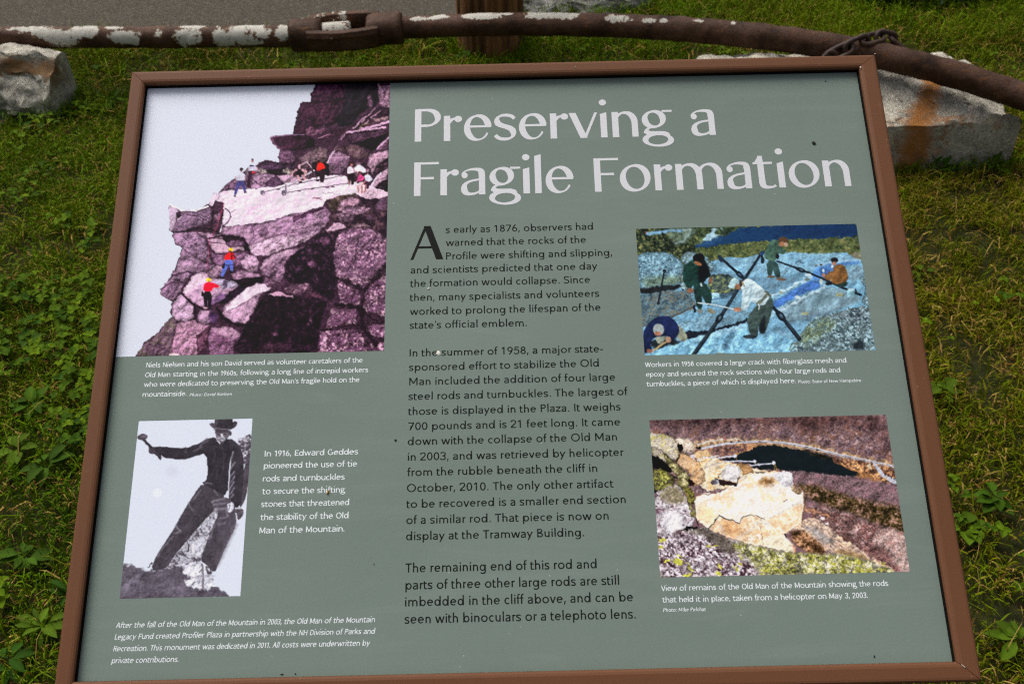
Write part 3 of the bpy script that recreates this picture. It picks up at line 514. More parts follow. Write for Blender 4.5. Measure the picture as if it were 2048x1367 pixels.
def print_workers():
    p = Print(1266, 440, 1756, 716, 51, (112,162,192)); p.view(1260, 430, 4.096)
    p.poly([(0,60),(1950,20),(1950,420),(0,420)], (74,90,48), rnd=0, m=.35, g=.3, c2=(104,106,50), t=.60, c3=(40,54,32), t3=.60)
    p.poly([(0,80),(540,80),(560,270),(520,330),(0,330)], (60,74,42), rnd=0, m=.5, g=.35, c2=(104,98,48), t=.62, c3=(24,34,24), t3=.52, f=3)
    p.poly([(300,110),(560,105),(520,190),(420,240),(330,200)], (112,128,100), m=.3, g=.3, f=4, op=.8)
    p.poly([(135,158),(175,132),(440,108),(452,138),(300,140),(150,168)], (116,156,190), f=1.5, m=.1); p.ell(135,140,10,5,(190,60,60))
    p.line([(440,118),(500,118),(490,160),(440,215),(380,235)], 16, (160,178,178), f=2, op=.8); p.line([(445,120),(470,150),(440,180)], 8, (160,178,178), f=2, op=.8)
    p.poly([(890,100),(1870,50),(1885,178),(1650,190),(1450,192),(1200,212),(860,228),(700,252),(560,270),(535,245),(700,190),(850,140)], (20,58,106), m=.05, g=.05, rl=.03, c2=(14,42,84), t=.66)
    p.poly([(1100,100),(1860,70),(1880,180),(1500,190)], (20,38,82), f=14, op=.6, m=.05); p.poly([(540,240),(700,190),(820,170),(700,230),(580,265)], (44,86,136), f=4, op=.7)
    p.poly([(590,205),(640,160),(700,105),(728,110),(692,162),(752,172),(640,210)], (158,186,200), f=1.5, m=.15); p.line([(750,110),(780,135)], 12, (150,175,180)); p.poly([(780,110),(880,100),(840,130),(740,165),(720,150)], (40,54,40), m=.5, f=2)
    p.poly([(480,320),(600,275),(860,232),(1150,218),(1450,197),(1890,172),(1905,320),(1500,340),(1150,325),(820,362),(690,370)], (98,106,50), m=.3, g=.3, c2=(110,104,56), t=.62, c3=(66,80,44), t3=.62, warp=3)
    R = lambda pts, col, **k: p.poly(pts, col, **dict(dict(m=.14, g=.16, warp=1.5, cr=.35), **k))
    R([(660,380),(740,355),(820,345),(960,348),(1100,316),(1300,306),(1500,322),(1780,308),(1905,370),(1945,560),(1990,760),(2050,1150),(100,1190),(70,600),(420,430)], (116,164,194), rnd=0)
    R([(720,362),(960,352),(1100,320),(1300,308),(1560,312),(1780,318),(1840,370),(1600,420),(1350,480),(1100,520),(900,480),(720,440)], (146,192,218), c2=(112,156,186), t=.6, f=2); R([(720,440),(900,480),(1100,520),(1300,490),(1440,540),(1180,640),(1000,660),(700,500)], (112,150,176), f=3, c2=(90,128,156), t=.62)
    for a in ([(760,400),(860,380),(1050,400)],[(1020,420),(1110,440),(1080,520)],[(1300,340),(1450,350),(1600,335)],[(900,440),(1060,470)],[(1340,380),(1420,385)]): p.line(a, 14, (90,124,152), 6, f=2, op=.55, warp=5)
    p.line([(1365,392),(1390,376),(1418,392)], 14, (80,108,134), f=1.5)
    L = dict(c2=(62,88,104), t=.57, c3=(150,188,206), t3=.6, m=.2, g=.4, e=.4, warp=2)
    R([(50,330),(120,308),(270,298),(400,338),(482,470),(440,552),(280,574),(140,604),(60,594)], (118,156,176), **L); p.poly([(100,520),(240,500),(440,500),(430,552),(280,572),(140,602)], (124,138,92), m=.4, g=.4, f=6, op=.65)
    R([(412,352),(470,305),(540,296),(625,330),(712,430),(672,482),(450,402)], (134,156,158), **L); R([(405,480),(440,470),(470,560),(520,680),(440,690),(425,600)], (124,128,112), **dict(L, t=.62))
    p.poly([(60,598),(140,602),(280,577),(425,560),(432,602),(300,625),(180,645),(60,640)], (26,28,30), f=1.5)
    R([(60,660),(180,640),(430,612),(530,692),(562,762),(350,832),(140,922),(60,900)], (98,124,134), c2=(112,106,92), t=.6, c3=(66,90,104), t3=.62, g=.3); p.line([(285,715),(360,670),(430,650)], 8, (60,80,92), f=1.5, op=.7)
    R([(655,492),(770,480),(872,510),(884,612),(820,642),(700,662),(645,602)], (94,108,98), c2=(160,164,66), t=.58, c3=(52,66,66), t3=.6, g=.35, e=.5); p.poly([(690,650),(820,640),(880,610),(890,640),(760,690)], (60,84,104), f=3)
    R([(1330,700),(1600,590),(1720,600),(1935,690),(1700,782),(1480,862),(1330,882),(1200,800)], (126,152,166), g=.12, f=2); R([(1480,660),(1640,600),(1700,640),(1560,760),(1470,740)], (116,146,160), f=6, op=.6)
    R([(1150,722),(1300,640),(1480,535),(1562,545),(1565,592),(1400,650),(1180,780)], (66,112,198), st=(.8,-.5,.05), f=1.5); R([(1490,475),(1560,410),(1850,366),(1905,395),(1700,425),(1565,540),(1480,535)], (84,136,206), f=2); R([(1780,430),(1905,410),(1930,500),(1820,560)], (128,158,176), f=2); p.poly([(1560,440),(1640,430),(1660,500),(1580,520)], (60,100,180), f=3)
    p.line([(1165,664),(1300,606),(1490,505)], 18, (206,222,236), 22, f=2, warp=3); p.line([(1190,800),(1400,690),(1610,578)], 20, (204,218,230), 14, f=2, warp=3); p.line([(1560,410),(1740,376),(1890,366)], 12, (170,200,228), f=3); p.line([(1100,860),(1250,760)], 30, (178,206,226), 16, f=3, warp=4)
    R([(360,902),(560,840),(720,770),(830,790),(995,765),(962,842),(820,892),(640,932),(450,945)], (140,180,202), c2=(98,134,158), t=.58, g=.25); p.poly([(600,880),(760,800),(980,790),(960,842),(820,892),(640,930)], (96,128,148), m=.4, g=.3, f=4, op=.7)
    R([(90,1170),(300,1060),(500,1002),(700,952),(965,870),(962,960),(1150,950),(1380,1040),(1330,1180)], (124,182,216), c2=(150,200,226), t=.6); R([(500,1010),(720,940),(950,880),(950,930),(720,985),(560,1040)], (176,212,234), f=5, op=.8)
    p.poly([(420,952),(640,942),(820,902),(985,838),(1000,860),(960,882),(700,952),(500,1012),(430,1002)], (22,27,38), warp=2)
    p.poly([(750,1110),(790,1000),(860,940),(880,950),(830,1040),(790,1120)], (80,118,148), f=4, op=.75); p.poly([(1290,880),(1480,840),(1640,790),(1700,810),(1480,880),(1330,900)], (84,112,136), f=5, op=.6); p.poly([(1040,1010),(1180,920),(1330,880),(1380,960),(1200,960)], (92,128,156), f=6, op=.6); p.line([(1220,960),(1400,1010)], 14, (160,192,212), f=2, warp=5, op=.7)
    R([(1310,1180),(1370,1030),(1480,870),(1600,820),(1840,750),(2000,740),(2060,1160)], (112,132,134), c2=(56,70,74), t=.55, c3=(164,186,196), t3=.6, g=.4, m=.3, warp=2.5); p.poly([(1400,1000),(1500,860),(1640,830),(1700,900),(1540,1010),(1440,1090)], (160,168,76), m=.5, g=.5, f=6, op=.55, c2=(96,116,110), t=.5); p.poly([(1700,820),(1860,760),(1960,780),(1980,850),(1840,890),(1760,860)], (196,208,220), f=3, op=.6, m=.5, g=.5, c2=(40,46,54), t=.52); p.poly([(1820,1080),(1880,1000),(1930,1060),(1900,1110)], (26,34,40), f=3, op=.9)
    R([(1870,520),(1935,500),(1995,760),(1900,722),(1940,602)], (120,140,146), **L); R([(1800,320),(1880,300),(1930,350),(1910,370),(1840,350)], (140,130,100)); p.line([(1310,1100),(1330,1060),(1370,1045),(1340,1090),(1320,1110)], 10, (110,110,90)); p.line([(720,1133),(800,1133)], 9, (130,120,80)); p.line([(85,760),(80,900)], 26, (120,110,90), f=4, op=.7)
    N = (24, 32, 42)
    p.line([(515,1160),(740,845),(960,500),(1092,300)], 38, N, 20, warp=.3); p.line([(735,338),(800,395),(940,520)], 20, N, 24, warp=.3); p.line([(1150,725),(1240,820),(1392,1012)], 26, N, 36, warp=.3); p.line([(1210,378),(1400,442),(1620,535),(1760,600),(1895,652)], 14, N, 20, warp=.3)
    p.line([(520,1140),(742,835),(958,496)], 7, (70,90,108), 4, f=1.5, op=.8); p.line([(1250,822),(1388,1000)], 7, (66,84,100), f=1.5, op=.8)
    p.ell(738,845,50,26,N,-56); p.ell(740,842,18,8,(90,110,124),-56); p.ell(905,488,44,20,N,45); p.ell(905,486,16,6,(70,100,140),45); p.ell(1242,828,58,28,N,48); p.ell(1246,826,22,9,(80,104,128),48); p.ell(1405,449,48,18,N,20); p.ell(1408,447,18,6,(90,120,150),20); p.poly([(730,335),(745,328),(772,370),(765,392),(735,388)], (28,44,66)); p.poly([(1070,330),(1092,290),(1110,300),(1100,345)], (30,60,110)); p.line([(1090,340),(1094,385)], 22, N); p.line([(288,458),(262,600),(238,722)], 14, N, 18, warp=.3); p.ell(288,456,15,13,N); p.ell(238,722,16,10,N); p.line([(350,836),(440,790),(532,748)], 13, (86,76,66), warp=.5); p.line([(530,745),(535,790)], 20, N)
    Q = lambda pts, col, **k: p.poly(pts, col, **dict(dict(rnd=1, warp=.5, m=.22, g=.1, rl=.25, lt=(-.6, -.6, .2)), **k))
    # five men at work
    Q([(522,552),(622,545),(682,650),(672,742),(634,742),(590,640),(602,772),(555,766),(530,640)], (26,54,48)); Q([(438,470),(448,412),(520,368),(562,340),(612,350),(652,440),(673,502),(642,512),(602,562),(530,562),(506,604),(470,592),(438,522)], (20,52,44), lt=(-1,0,.4)); Q([(570,400),(612,358),(664,450),(616,552),(566,552)], (14,18,22), f=2); p.ell(570,350,50,38,(18,18,20)); p.ell(562,396,34,17,(172,98,54), 20); p.line([(516,374),(545,412)], 12, (40,90,80)); p.line([(585,560),(596,575)], 12, (190,200,200)); p.ell(502,617,27,22,(160,96,66)); p.ell(666,532,15,28,(140,80,50)); p.ell(580,786,26,18,(122,122,112)); p.ell(672,786,36,18,(142,128,94), 20)
    p.line([(562,718),(700,735),(885,776)], 9, (220,220,216), warp=.2)
    Q([(1040,740),(1150,655),(1187,710),(1152,850),(1112,972),(1068,972),(1060,880),(1050,1012),(985,980),(960,842)], (62,78,72), lt=(-.5,-.3,.2)); Q([(1062,880),(1120,800),(1112,972),(1066,970)], (24,28,34), f=2); Q([(912,562),(960,518),(1012,530),(1092,600),(1155,662),(1102,745),(1020,722),(1000,690),(972,772),(908,784),(932,650)], (206,220,226), m=.08, lt=(-.4,-.5,.12)); p.line([(985,680),(1000,600)], 12, (150,176,190), f=2, op=.8); p.line([(1050,726),(1095,690),(1135,640)], 22, (104,108,86)); p.line([(1115,625),(1160,665)], 14, (96,96,70)); Q([(808,592),(830,530),(870,510),(902,540),(892,580),(842,604)], (172,198,200)); p.ell(890,586,26,24,(166,100,62)); p.ell(915,560,14,26,(60,46,40)); p.line([(925,545),(940,580)], 12, (170,150,110)); Q([(918,990),(1000,970),(1058,1005),(960,1014)], (46,56,64)); p.ell(885,772,32,18,(196,124,84)); p.line([(1060,770),(1062,730)], 10, (200,205,200))
    Q([(1125,370),(1212,378),(1248,512),(1204,522),(1176,440),(1172,497),(1130,497)], (46,72,68)); Q([(1103,322),(1160,202),(1215,198),(1262,280),(1290,282),(1272,326),(1212,312),(1202,382),(1116,366)], (70,102,82), lt=(-.4,-.4,.25)); p.line([(1200,230),(1190,300)], 6, (44,70,56), f=1.5); p.ell(1262,212,40,34,(98,64,38)); p.ell(1250,238,24,18,(184,112,68)); p.ell(1284,240,17,17,(206,156,128)); p.ell(1216,340,14,24,(26,26,30)); p.ell(1160,504,34,11,(104,80,60)); p.ell(1245,526,42,13,(110,84,64), 5)
    Q([(1680,562),(1797,540),(1782,582),(1722,592)], (36,58,54)); Q([(1650,556),(1655,500),(1680,412),(1742,398),(1782,440),(1799,542),(1700,566)], (138,84,34), m=.3); Q([(1598,502),(1660,446),(1690,500),(1650,534),(1610,530)], (146,90,40)); p.ell(1592,492,12,16,(200,120,80)); p.ell(1590,455,9,14,(220,230,235)); p.ell(1682,370,32,24,(26,24,26)); p.ell(1680,396,20,16,(176,116,88)); p.ell(1664,420,10,12,(225,230,232)); p.line([(1625,560),(1650,560)], 30, N)
    Q([(368,872),(420,908),(487,1000),(444,1042),(380,1000)], (154,150,122)); p.poly([(150,1030),(340,1000),(440,1040),(300,1075),(200,1100)], (28,34,40), f=2); Q([(200,980),(260,960),(310,985),(270,1060),(230,1050)], (140,140,120), m=.3); Q([(105,972),(160,878),(230,828),(322,823),(382,868),(414,932),(392,1000),(345,1030),(310,985),(200,1000),(170,1050),(190,1110),(150,1130),(110,1130)], (20,30,74), lt=(.2,-.6,.3)); p.ell(240,936,46,48,(168,168,164)); p.ell(234,970,28,18,(186,112,82)); p.line([(188,1114),(260,1062),(322,1028)], 15, (196,156,96), 11); p.ell(318,1020,23,26,(206,144,110)); p.ell(165,1112,24,18,(150,84,64)); p.line([(112,1090),(116,1140)], 20, (20,26,48))
    Q([(676,645),(737,640),(737,706),(680,714)], (152,196,216), rnd=0); p.ell(706,643,30,9,(190,214,224)); p.line([(684,690),(732,684)], 10, (60,110,180)); Q([(1788,612),(1846,605),(1841,668),(1787,668)], (150,200,216), rnd=0); p.ell(1816,610,28,8,(200,222,228)); p.line([(1850,610),(1870,640)], 14, N)
    for x, y, rx, ry, c in ((1460,526,22,14,(108,120,112)),(1572,545,14,24,(206,208,194)),(1375,672,21,15,(206,214,212)),(1242,637,17,11,(156,146,106)),(1530,415,14,8,(120,100,80)),(1572,407,11,8,(80,60,50)),(1465,490,26,12,(210,222,226))): p.ell(x, y, rx, ry, c)
    for x, y in ((1440,805),(1722,653)): p.ell(x, y, 27, 13, (196,172,84)); p.ell(x, y, 15, 6, (120,146,156))
    lum = p.a.mean(2, keepdims=True); p.a = .80 * p.a + .20 * lum * np.array([.72, 1.06, 1.18]); p.grain(4, 7); return p


def print_remains():
    p = Print(1292, 822, 1826, 1160, 71, (124,98,106)); p.view(1290, 820, 3.793)
    p.poly([(0,20),(2048,0),(2048,620),(0,620)], (126,102,108), rnd=0, m=.3, g=.4, c2=(106,80,70), t=.56, c3=(146,126,130), t3=.62); p.poly([(0,40),(1850,10),(1850,110),(1300,130),(1000,90),(500,140),(0,110)], (84,62,62), m=.4, g=.4, f=14, op=.8); p.poly([(1130,60),(1400,60),(1300,160),(1180,180)], (70,50,50), m=.4, g=.4, f=12, op=.6); p.poly([(1650,100),(1850,60),(1870,330),(1700,200)], (92,70,72), m=.4, g=.4, f=14, op=.7)
    for x, y in ((280,110),(330,90),(1230,120),(1300,100),(250,150),(1760,90)): p.line([(x,y-40),(x-12,y+40)], 22, (66,50,46), f=5, op=.5)
    p.poly([(380,300),(520,260),(760,250),(860,270),(700,340),(560,360)], (134,104,100), m=.4, g=.4, c2=(160,120,80), t=.6, f=3)
    T = (186,158,118)
    p.line([(360,275),(520,240),(700,226),(900,236),(1100,256),(1300,290),(1500,335),(1720,382),(1900,420)], 44, T, 30, f=4, op=.9, warp=4, m=.3); p.line([(400,262),(480,240),(600,220),(720,222)], 10, (212,206,202), f=1, warp=2); p.line([(430,290),(560,262),(700,242),(900,236),(1100,252),(1300,292),(1500,342),(1700,384),(1905,428)], 17, (196,196,206), 18, warp=.5); p.line([(640,244),(800,236),(1000,243),(1250,283),(1500,344),(1700,386),(1905,430)], 4, (120,118,126), warp=.3)
    for x, y in ((718,238),(876,238),(1230,280),(1310,297),(655,240)): p.line([(x-9,y),(x+9,y+1)], 7, (40,36,42)); 
    p.line([(610,215),(618,218)], 7, (190,60,60)); p.line([(745,217),(752,219)], 6, (60,60,70)); p.line([(700,212),(1000,222),(1300,250),(1430,290)], 4, (96,74,60), f=1.5, op=.7, warp=4)
    p.poly([(1420,355),(1700,395),(1900,440),(1920,560),(1760,550),(1560,450),(1430,390)], (104,76,64), m=.5, g=.4, c2=(160,122,86), t=.6, f=4); p.line([(1735,392),(1772,440),(1800,490),(1840,515),(1920,550)], 20, (190,192,204), 34, warp=1); p.line([(1760,545),(1800,535),(1830,515)], 10, (186,146,104), warp=3)
    for i in range(14): p.line([(1815+i*7,488+i*3),(1823+i*7,492+i*3)], 7, (50,48,58) if i % 3 else (220,222,232))
    p.poly([(1692,402),(1712,398),(1718,440),(1696,440)], (200,184,156))
    W = [(570,380),(690,342),(770,312),(860,270),(950,262),(1080,280),(1200,302),(1330,328),(1420,358),(1442,396),(1520,430),(1642,490),(1602,502),(1430,487),(1250,472),(1050,452),(830,442),(800,402),(620,384)]
    p.line(W[1:6], 12, (176,136,92), f=2, warp=4); p.line(W[8:13], 12, (166,116,70), f=2, warp=3); p.poly(W, (30,39,43), m=.06, g=.08, rl=.03, warp=2); p.poly([(1180,300),(1330,322),(1420,352),(1400,372),(1300,345)], (52,48,38), m=.6, g=.4, f=3)
    p.line([(1600,500),(1680,495),(1760,540)], 12, (170,122,76), f=2, warp=4)
    p.poly([(1090,455),(1430,487),(1640,510),(1760,540),(1960,560),(2000,950),(1700,882),(1450,802),(1200,702)], (132,110,114), rnd=0, m=.3, g=.4, c2=(116,90,98), t=.56, f=3); p.poly([(1140,560),(1280,560),(1400,600),(1650,680),(1970,730),(2000,950),(1850,902),(1600,792),(1350,722),(1200,642)], (86,72,44), m=.5, g=.5, c2=(114,90,80), t=.58, c3=(50,44,24), t3=.6, f=6)
    p.poly([(1205,720),(1400,740),(1600,812),(1850,902),(2010,950),(2040,1250),(1880,1230),(1700,1122),(1500,1022),(1330,902)], (126,98,96), m=.4, g=.5, c2=(100,70,66), t=.57, c3=(160,136,134), t3=.63, f=4); p.poly([(1770,912),(1860,888),(2010,950),(2060,1260),(1960,1240),(1850,1102),(1720,1002)], (198,174,168), m=.3, g=.4, c2=(140,112,108), t=.57, f=5)
    p.poly([(1640,1000),(1780,1010),(1900,1110),(1840,1140),(1700,1080)], (110,82,80), m=.4, g=.4, f=7, op=.8)
    p.poly([(1180,850),(1260,795),(1400,900),(1550,1000),(1700,1100),(1920,1230),(1700,1190),(1450,1090),(1300,1030),(1090,930)], (194,170,156), m=.2, g=.2, st=(.83,.55,.16,.9), c2=(214,180,150), t=.6, warp=3); p.poly([(1190,868),(1300,890),(1430,980),(1420,1032),(1300,962)], (164,156,152), m=.2, f=4); p.poly([(1086,932),(1180,895),(1300,980),(1390,1080),(1250,1088),(1140,1015)], (98,72,48), m=.5, g=.5, c2=(150,116,92), t=.6, f=3); p.poly([(1440,1050),(1620,1070),(1730,1145),(1600,1142),(1450,1092)], (152,128,98), m=.25, f=3)
    p.line([(1215,742),(1300,775),(1390,800)], 14, (212,156,112), f=3, warp=4); p.ell(1352,825,19,11,(232,226,230), warp=2); p.ell(1380,858,15,11,(228,222,226), warp=2)
    for a in ([(1400,880),(1520,960),(1560,1000)],[(1480,930),(1600,1020)]): p.line(a, 12, (90,66,60), f=3, warp=6, op=.8)
    R = lambda pts, col, **k: p.poly(pts, col, **dict(dict(m=.12, g=.12, warp=2, cr=.3), **k))
    R([(360,420),(380,370),(520,345),(600,392),(640,390),(830,440),(1000,470),(1112,458),(1122,560),(990,560),(760,530),(620,592),(430,615)], (242,228,204), c2=(226,190,140), t=.62)
    R([(370,330),(420,305),(480,305),(510,345),(420,370),(370,350)], (206,176,136)); p.line([(380,385),(500,350),(560,350)], 10, (220,220,226), warp=3); p.line([(450,440),(520,412),(600,396)], 7, (180,170,170)); p.line([(400,395),(470,380)], 5, (150,120,100))
    R([(385,650),(470,615),(540,640),(620,590),(760,530),(870,470),(960,470),(1010,500),(1112,570),(1192,602),(1208,690),(1198,830),(1182,862),(1090,912),(1062,952),(1142,1042),(1132,1080),(900,1035),(700,985),(600,945),(480,908),(400,832),(378,722)], (252,246,238), m=.05, g=.06, rl=.05, cr=.12, c2=(243,220,184), t=.66)
    R([(478,908),(566,800),(720,857),(760,800),(820,795),(910,822),(1060,772),(1198,690),(1198,830),(1090,912),(1062,952),(900,1035),(700,985),(600,945)], (242,208,168), m=.14, g=.12, rl=.1, c2=(250,232,210), t=.56, f=3); R([(560,820),(710,860),(740,900),(680,960),(600,930)], (226,170,120), m=.2, f=6, op=.7); R([(400,690),(520,760),(540,840),(470,880),(400,800)], (246,214,164), f=7, op=.7); R([(880,950),(1060,945),(1140,1040),(1130,1078),(920,1030)], (250,234,206), f=3)
    for a, w in (([(540,660),(620,650),(680,600),(760,570)],20),([(600,700),(680,660)],14),([(760,575),(860,560)],14),([(440,700),(520,690)],18),([(1020,590),(1060,640)],10),([(800,680),(830,720)],8)): p.line(a, w, (206,156,100), w * .4, f=3, op=.55, warp=6)
    p.ell(930,540,66,30,(172,134,90), m=.4, g=.3, f=5, warp=4); p.line([(1050,690),(1080,680)], 8, (150,110,90)); p.line([(478,908),(520,858),(566,798),(612,820),(668,832),(718,856),(742,808),(790,792),(850,802),(908,822)], 8, (40,26,22), 5, warp=1.5)
    p.line([(560,850),(610,945)], 9, (206,202,204), f=1.5, op=.8, warp=3); p.line([(700,975),(790,905),(900,832),(1020,780),(1195,690)], 9, (206,202,202), f=1.5, warp=3, op=.85); p.line([(885,880),(960,840)], 9, (206,202,202), f=1.5, warp=3); p.line([(880,880),(892,960),(890,1020)], 4, (150,110,90), warp=2); p.line([(1204,640),(1214,720),(1196,850)], 8, (110,82,62), f=2); p.line([(1066,938),(1074,962)], 12, (50,40,40)); p.line([(1130,1030),(1136,1075)], 10, (226,150,110), f=2)
    R([(955,474),(1010,470),(1112,455),(1124,560),(1100,592),(1030,562)], (230,230,236), c2=(190,186,190), t=.62, g=.25); R([(1095,575),(1150,580),(1192,606),(1180,640),(1130,620)], (180,160,130), c2=(110,90,70))
    p.poly([(830,462),(920,462),(905,475),(850,475)], (50,44,40), f=2); R([(690,402),(760,405),(828,440),(822,477),(740,502),(726,440)], (192,152,108), e=.4); R([(572,522),(620,392),(732,440),(722,502),(690,548)], (236,232,232), e=.3); p.poly([(568,526),(692,548),(728,496),(722,522),(690,572),(568,567)], (42,32,32), rnd=0); p.line([(560,500),(585,455)], 9, (80,66,60), warp=3); p.line([(728,500),(732,520)], 6, (220,224,234)); R([(490,540),(560,500),(575,560),(510,570)], (206,206,214), c2=(80,74,80), t=.55)
    C = (206,210,224)
    p.line([(560,362),(620,352),(690,346)], 9, C, warp=.3); p.ell(686,346,13,14,(214,218,230)); p.line([(600,390),(720,384),(836,390)], 9, C, warp=.3); p.ell(726,386,15,8,(180,184,198)); p.ell(836,388,13,14,(214,218,230)); p.line([(800,420),(870,410),(980,402)], 9, C, warp=.3); p.ell(866,411,15,8,(180,184,198)); p.ell(978,398,14,15,(220,224,236))
    for a in ([(986,404),(1000,440),(1002,468)],[(984,406),(990,470)],[(694,350),(698,385)],[(840,392),(842,412)]): p.line(a, 4, (176,136,84), warp=.5)
    # lichened boulders on the left
    M = dict(m=.2, g=.3, e=.5, ew=2, warp=2)
    R([(0,170),(100,170),(200,198),(262,260),(268,312),(240,402),(130,302),(0,275)], (216,206,192), c2=(170,160,120), t=.64, **M); p.line([(50,215),(140,195),(205,215)], 10, (160,156,80), f=2, warp=4); R([(218,226),(280,208),(342,213),(384,270),(362,312),(312,322),(270,292)], (222,206,188), **M); p.poly([(238,248),(292,258),(302,302),(262,322)], (30,22,24)); p.poly([(380,280),(430,265),(432,290),(385,300)], (40,34,34), warp=3)
    R([(55,275),(130,300),(240,402),(220,450),(130,372),(50,330)], (206,194,180), c2=(150,146,90), t=.6, **M); R([(268,310),(372,340),(462,470),(455,552),(400,575),(350,562),(340,470),(235,402)], (216,184,150), c2=(190,150,106), t=.6, **M); R([(350,330),(380,335),(376,365),(350,360)], (226,220,224)); R([(125,295),(230,392),(330,480),(352,532),(302,642),(240,592),(258,512),(180,432)], (150,144,98), c2=(196,188,148), t=.58, c3=(90,84,60), t3=.62, **M)
    p.poly([(40,325),(130,368),(222,450),(212,478),(110,442),(40,455)], (26,20,22)); p.poly([(190,478),(256,520),(230,528)], (26,20,22)); R([(50,455),(140,442),(240,522),(202,584),(60,620)], (108,106,72), c2=(70,66,50), t=.56, c3=(160,160,84), t3=.62, **M); p.poly([(60,572),(116,622),(60,640)], (20,16,18)); p.poly([(325,560),(350,500),(385,575),(350,580)], (40,26,24)); p.line([(240,400),(262,340)], 10, (50,38,34))
    R([(60,640),(220,560),(275,582),(332,702),(394,772),(382,852),(302,912),(60,975)], (196,186,190), c2=(96,76,86), t=.57, c3=(234,230,238), t3=.58, **M); R([(110,620),(220,570),(262,590),(320,690),(240,720),(130,690)], (168,158,140), c2=(120,112,90), t=.56, f=4); p.poly([(140,775),(270,775),(292,850),(240,912),(150,902)], (242,240,246), f=3, warp=4, m=.05); R([(298,570),(380,615),(388,692),(342,722),(310,652)], (150,146,76), c2=(196,170,110), t=.6, c3=(86,78,50), t3=.62, **M); R([(330,700),(395,740),(390,820),(350,800)], (176,168,90), c2=(120,110,100), t=.52, **M); p.line([(405,640),(480,632),(545,630)], 7, (130,90,60), warp=3)
    p.poly([(315,880),(405,882),(355,935),(285,908)], (20,16,18), rnd=0); p.line([(395,820),(405,870)], 8, (40,28,26))
    # foreground ledge
    R([(60,975),(300,912),(440,885),(600,965),(800,1015),(1000,1065),(1250,1088),(1450,1088),(1700,1135),(1960,1250),(1960,1300),(60,1300)], (150,142,134), c2=(100,92,86), t=.56, c3=(200,192,190), t3=.6, m=.2, g=.4, rnd=0)
    p.poly([(60,975),(300,915),(480,960),(640,1060),(800,1160),(900,1290),(60,1290)], (148,134,140), m=.2, g=.4, c2=(62,44,50), t=.54, c3=(222,210,220), t3=.56, f=4, st=(.75,.66,.18,.8)); p.poly([(620,1000),(800,1015),(1000,1065),(1250,1088),(1450,1088),(1700,1135),(1900,1225),(1900,1260),(900,1260),(820,1150)], (172,172,88), m=.3, g=.4, c2=(198,192,166), t=.55, c3=(108,106,88), t3=.57, f=4)
    p.poly([(380,900),(450,888),(640,975),(700,1080),(620,1100),(500,1000)], (108,100,92), m=.3, g=.4, f=4, op=.85, c2=(66,58,56), t=.58)
    for x, y, a, b, t in ((250,1150,34,20,10),(345,1190,40,10,55),(560,1232,24,20,40),(315,1245,36,16,0),(490,1030,18,9,0),(540,1030,16,12,0),(270,1110,30,8,20),(700,1200,16,26,-40),(130,980,22,16,0),(120,1040,14,14,0),(570,1180,10,20,-30),(170,1140,26,12,0),(890,1240,22,10,0)): p.ell(x, y, a, b, (188,186,88), t, m=.2, g=.3, warp=3)
    for i in range(60):
        r = np.random.RandomState(900 + i); x = 700 + 1150 * r.rand(); y = 1075 + 60 * r.rand() + (x - 700) * .05 + 90 * r.rand()
        p.ell(x, y, 6 + 16 * r.rand(), 4 + 9 * r.rand(), ((186,184,78), (214,208,198), (104,102,104))[r.randint(3)], 60 * r.rand(), m=.2, g=.2, warp=4, op=.8)
    p.tone(1.14, 135); p.grain(5, 8); return p
# ---------------------------------------------------------------------------
# Lettering: every glyph is a pen stroke (or a cut polygon) in cap-height units.
# ---------------------------------------------------------------------------
def arc(cx, cy, rx, ry, a0, a1, n=22):
    t = np.radians(np.linspace(a0, a1, n)); return [(cx + rx * math.cos(a), cy + ry * math.sin(a)) for a in t]
def bez(*p, n=9):
    """p: start, then triples of cubic control points"""
    out = [p[0]]
    for i in range(1, len(p), 3):
        a, b, c, d = out[-1], p[i], p[i + 1], p[i + 2]
        for t in np.linspace(0, 1, n)[1:]:
            u = 1 - t; out.append((u**3*a[0]+3*u*u*t*b[0]+3*u*t*t*c[0]+t**3*d[0], u**3*a[1]+3*u*u*t*b[1]+3*u*t*t*c[1]+t**3*d[1]))
    return out

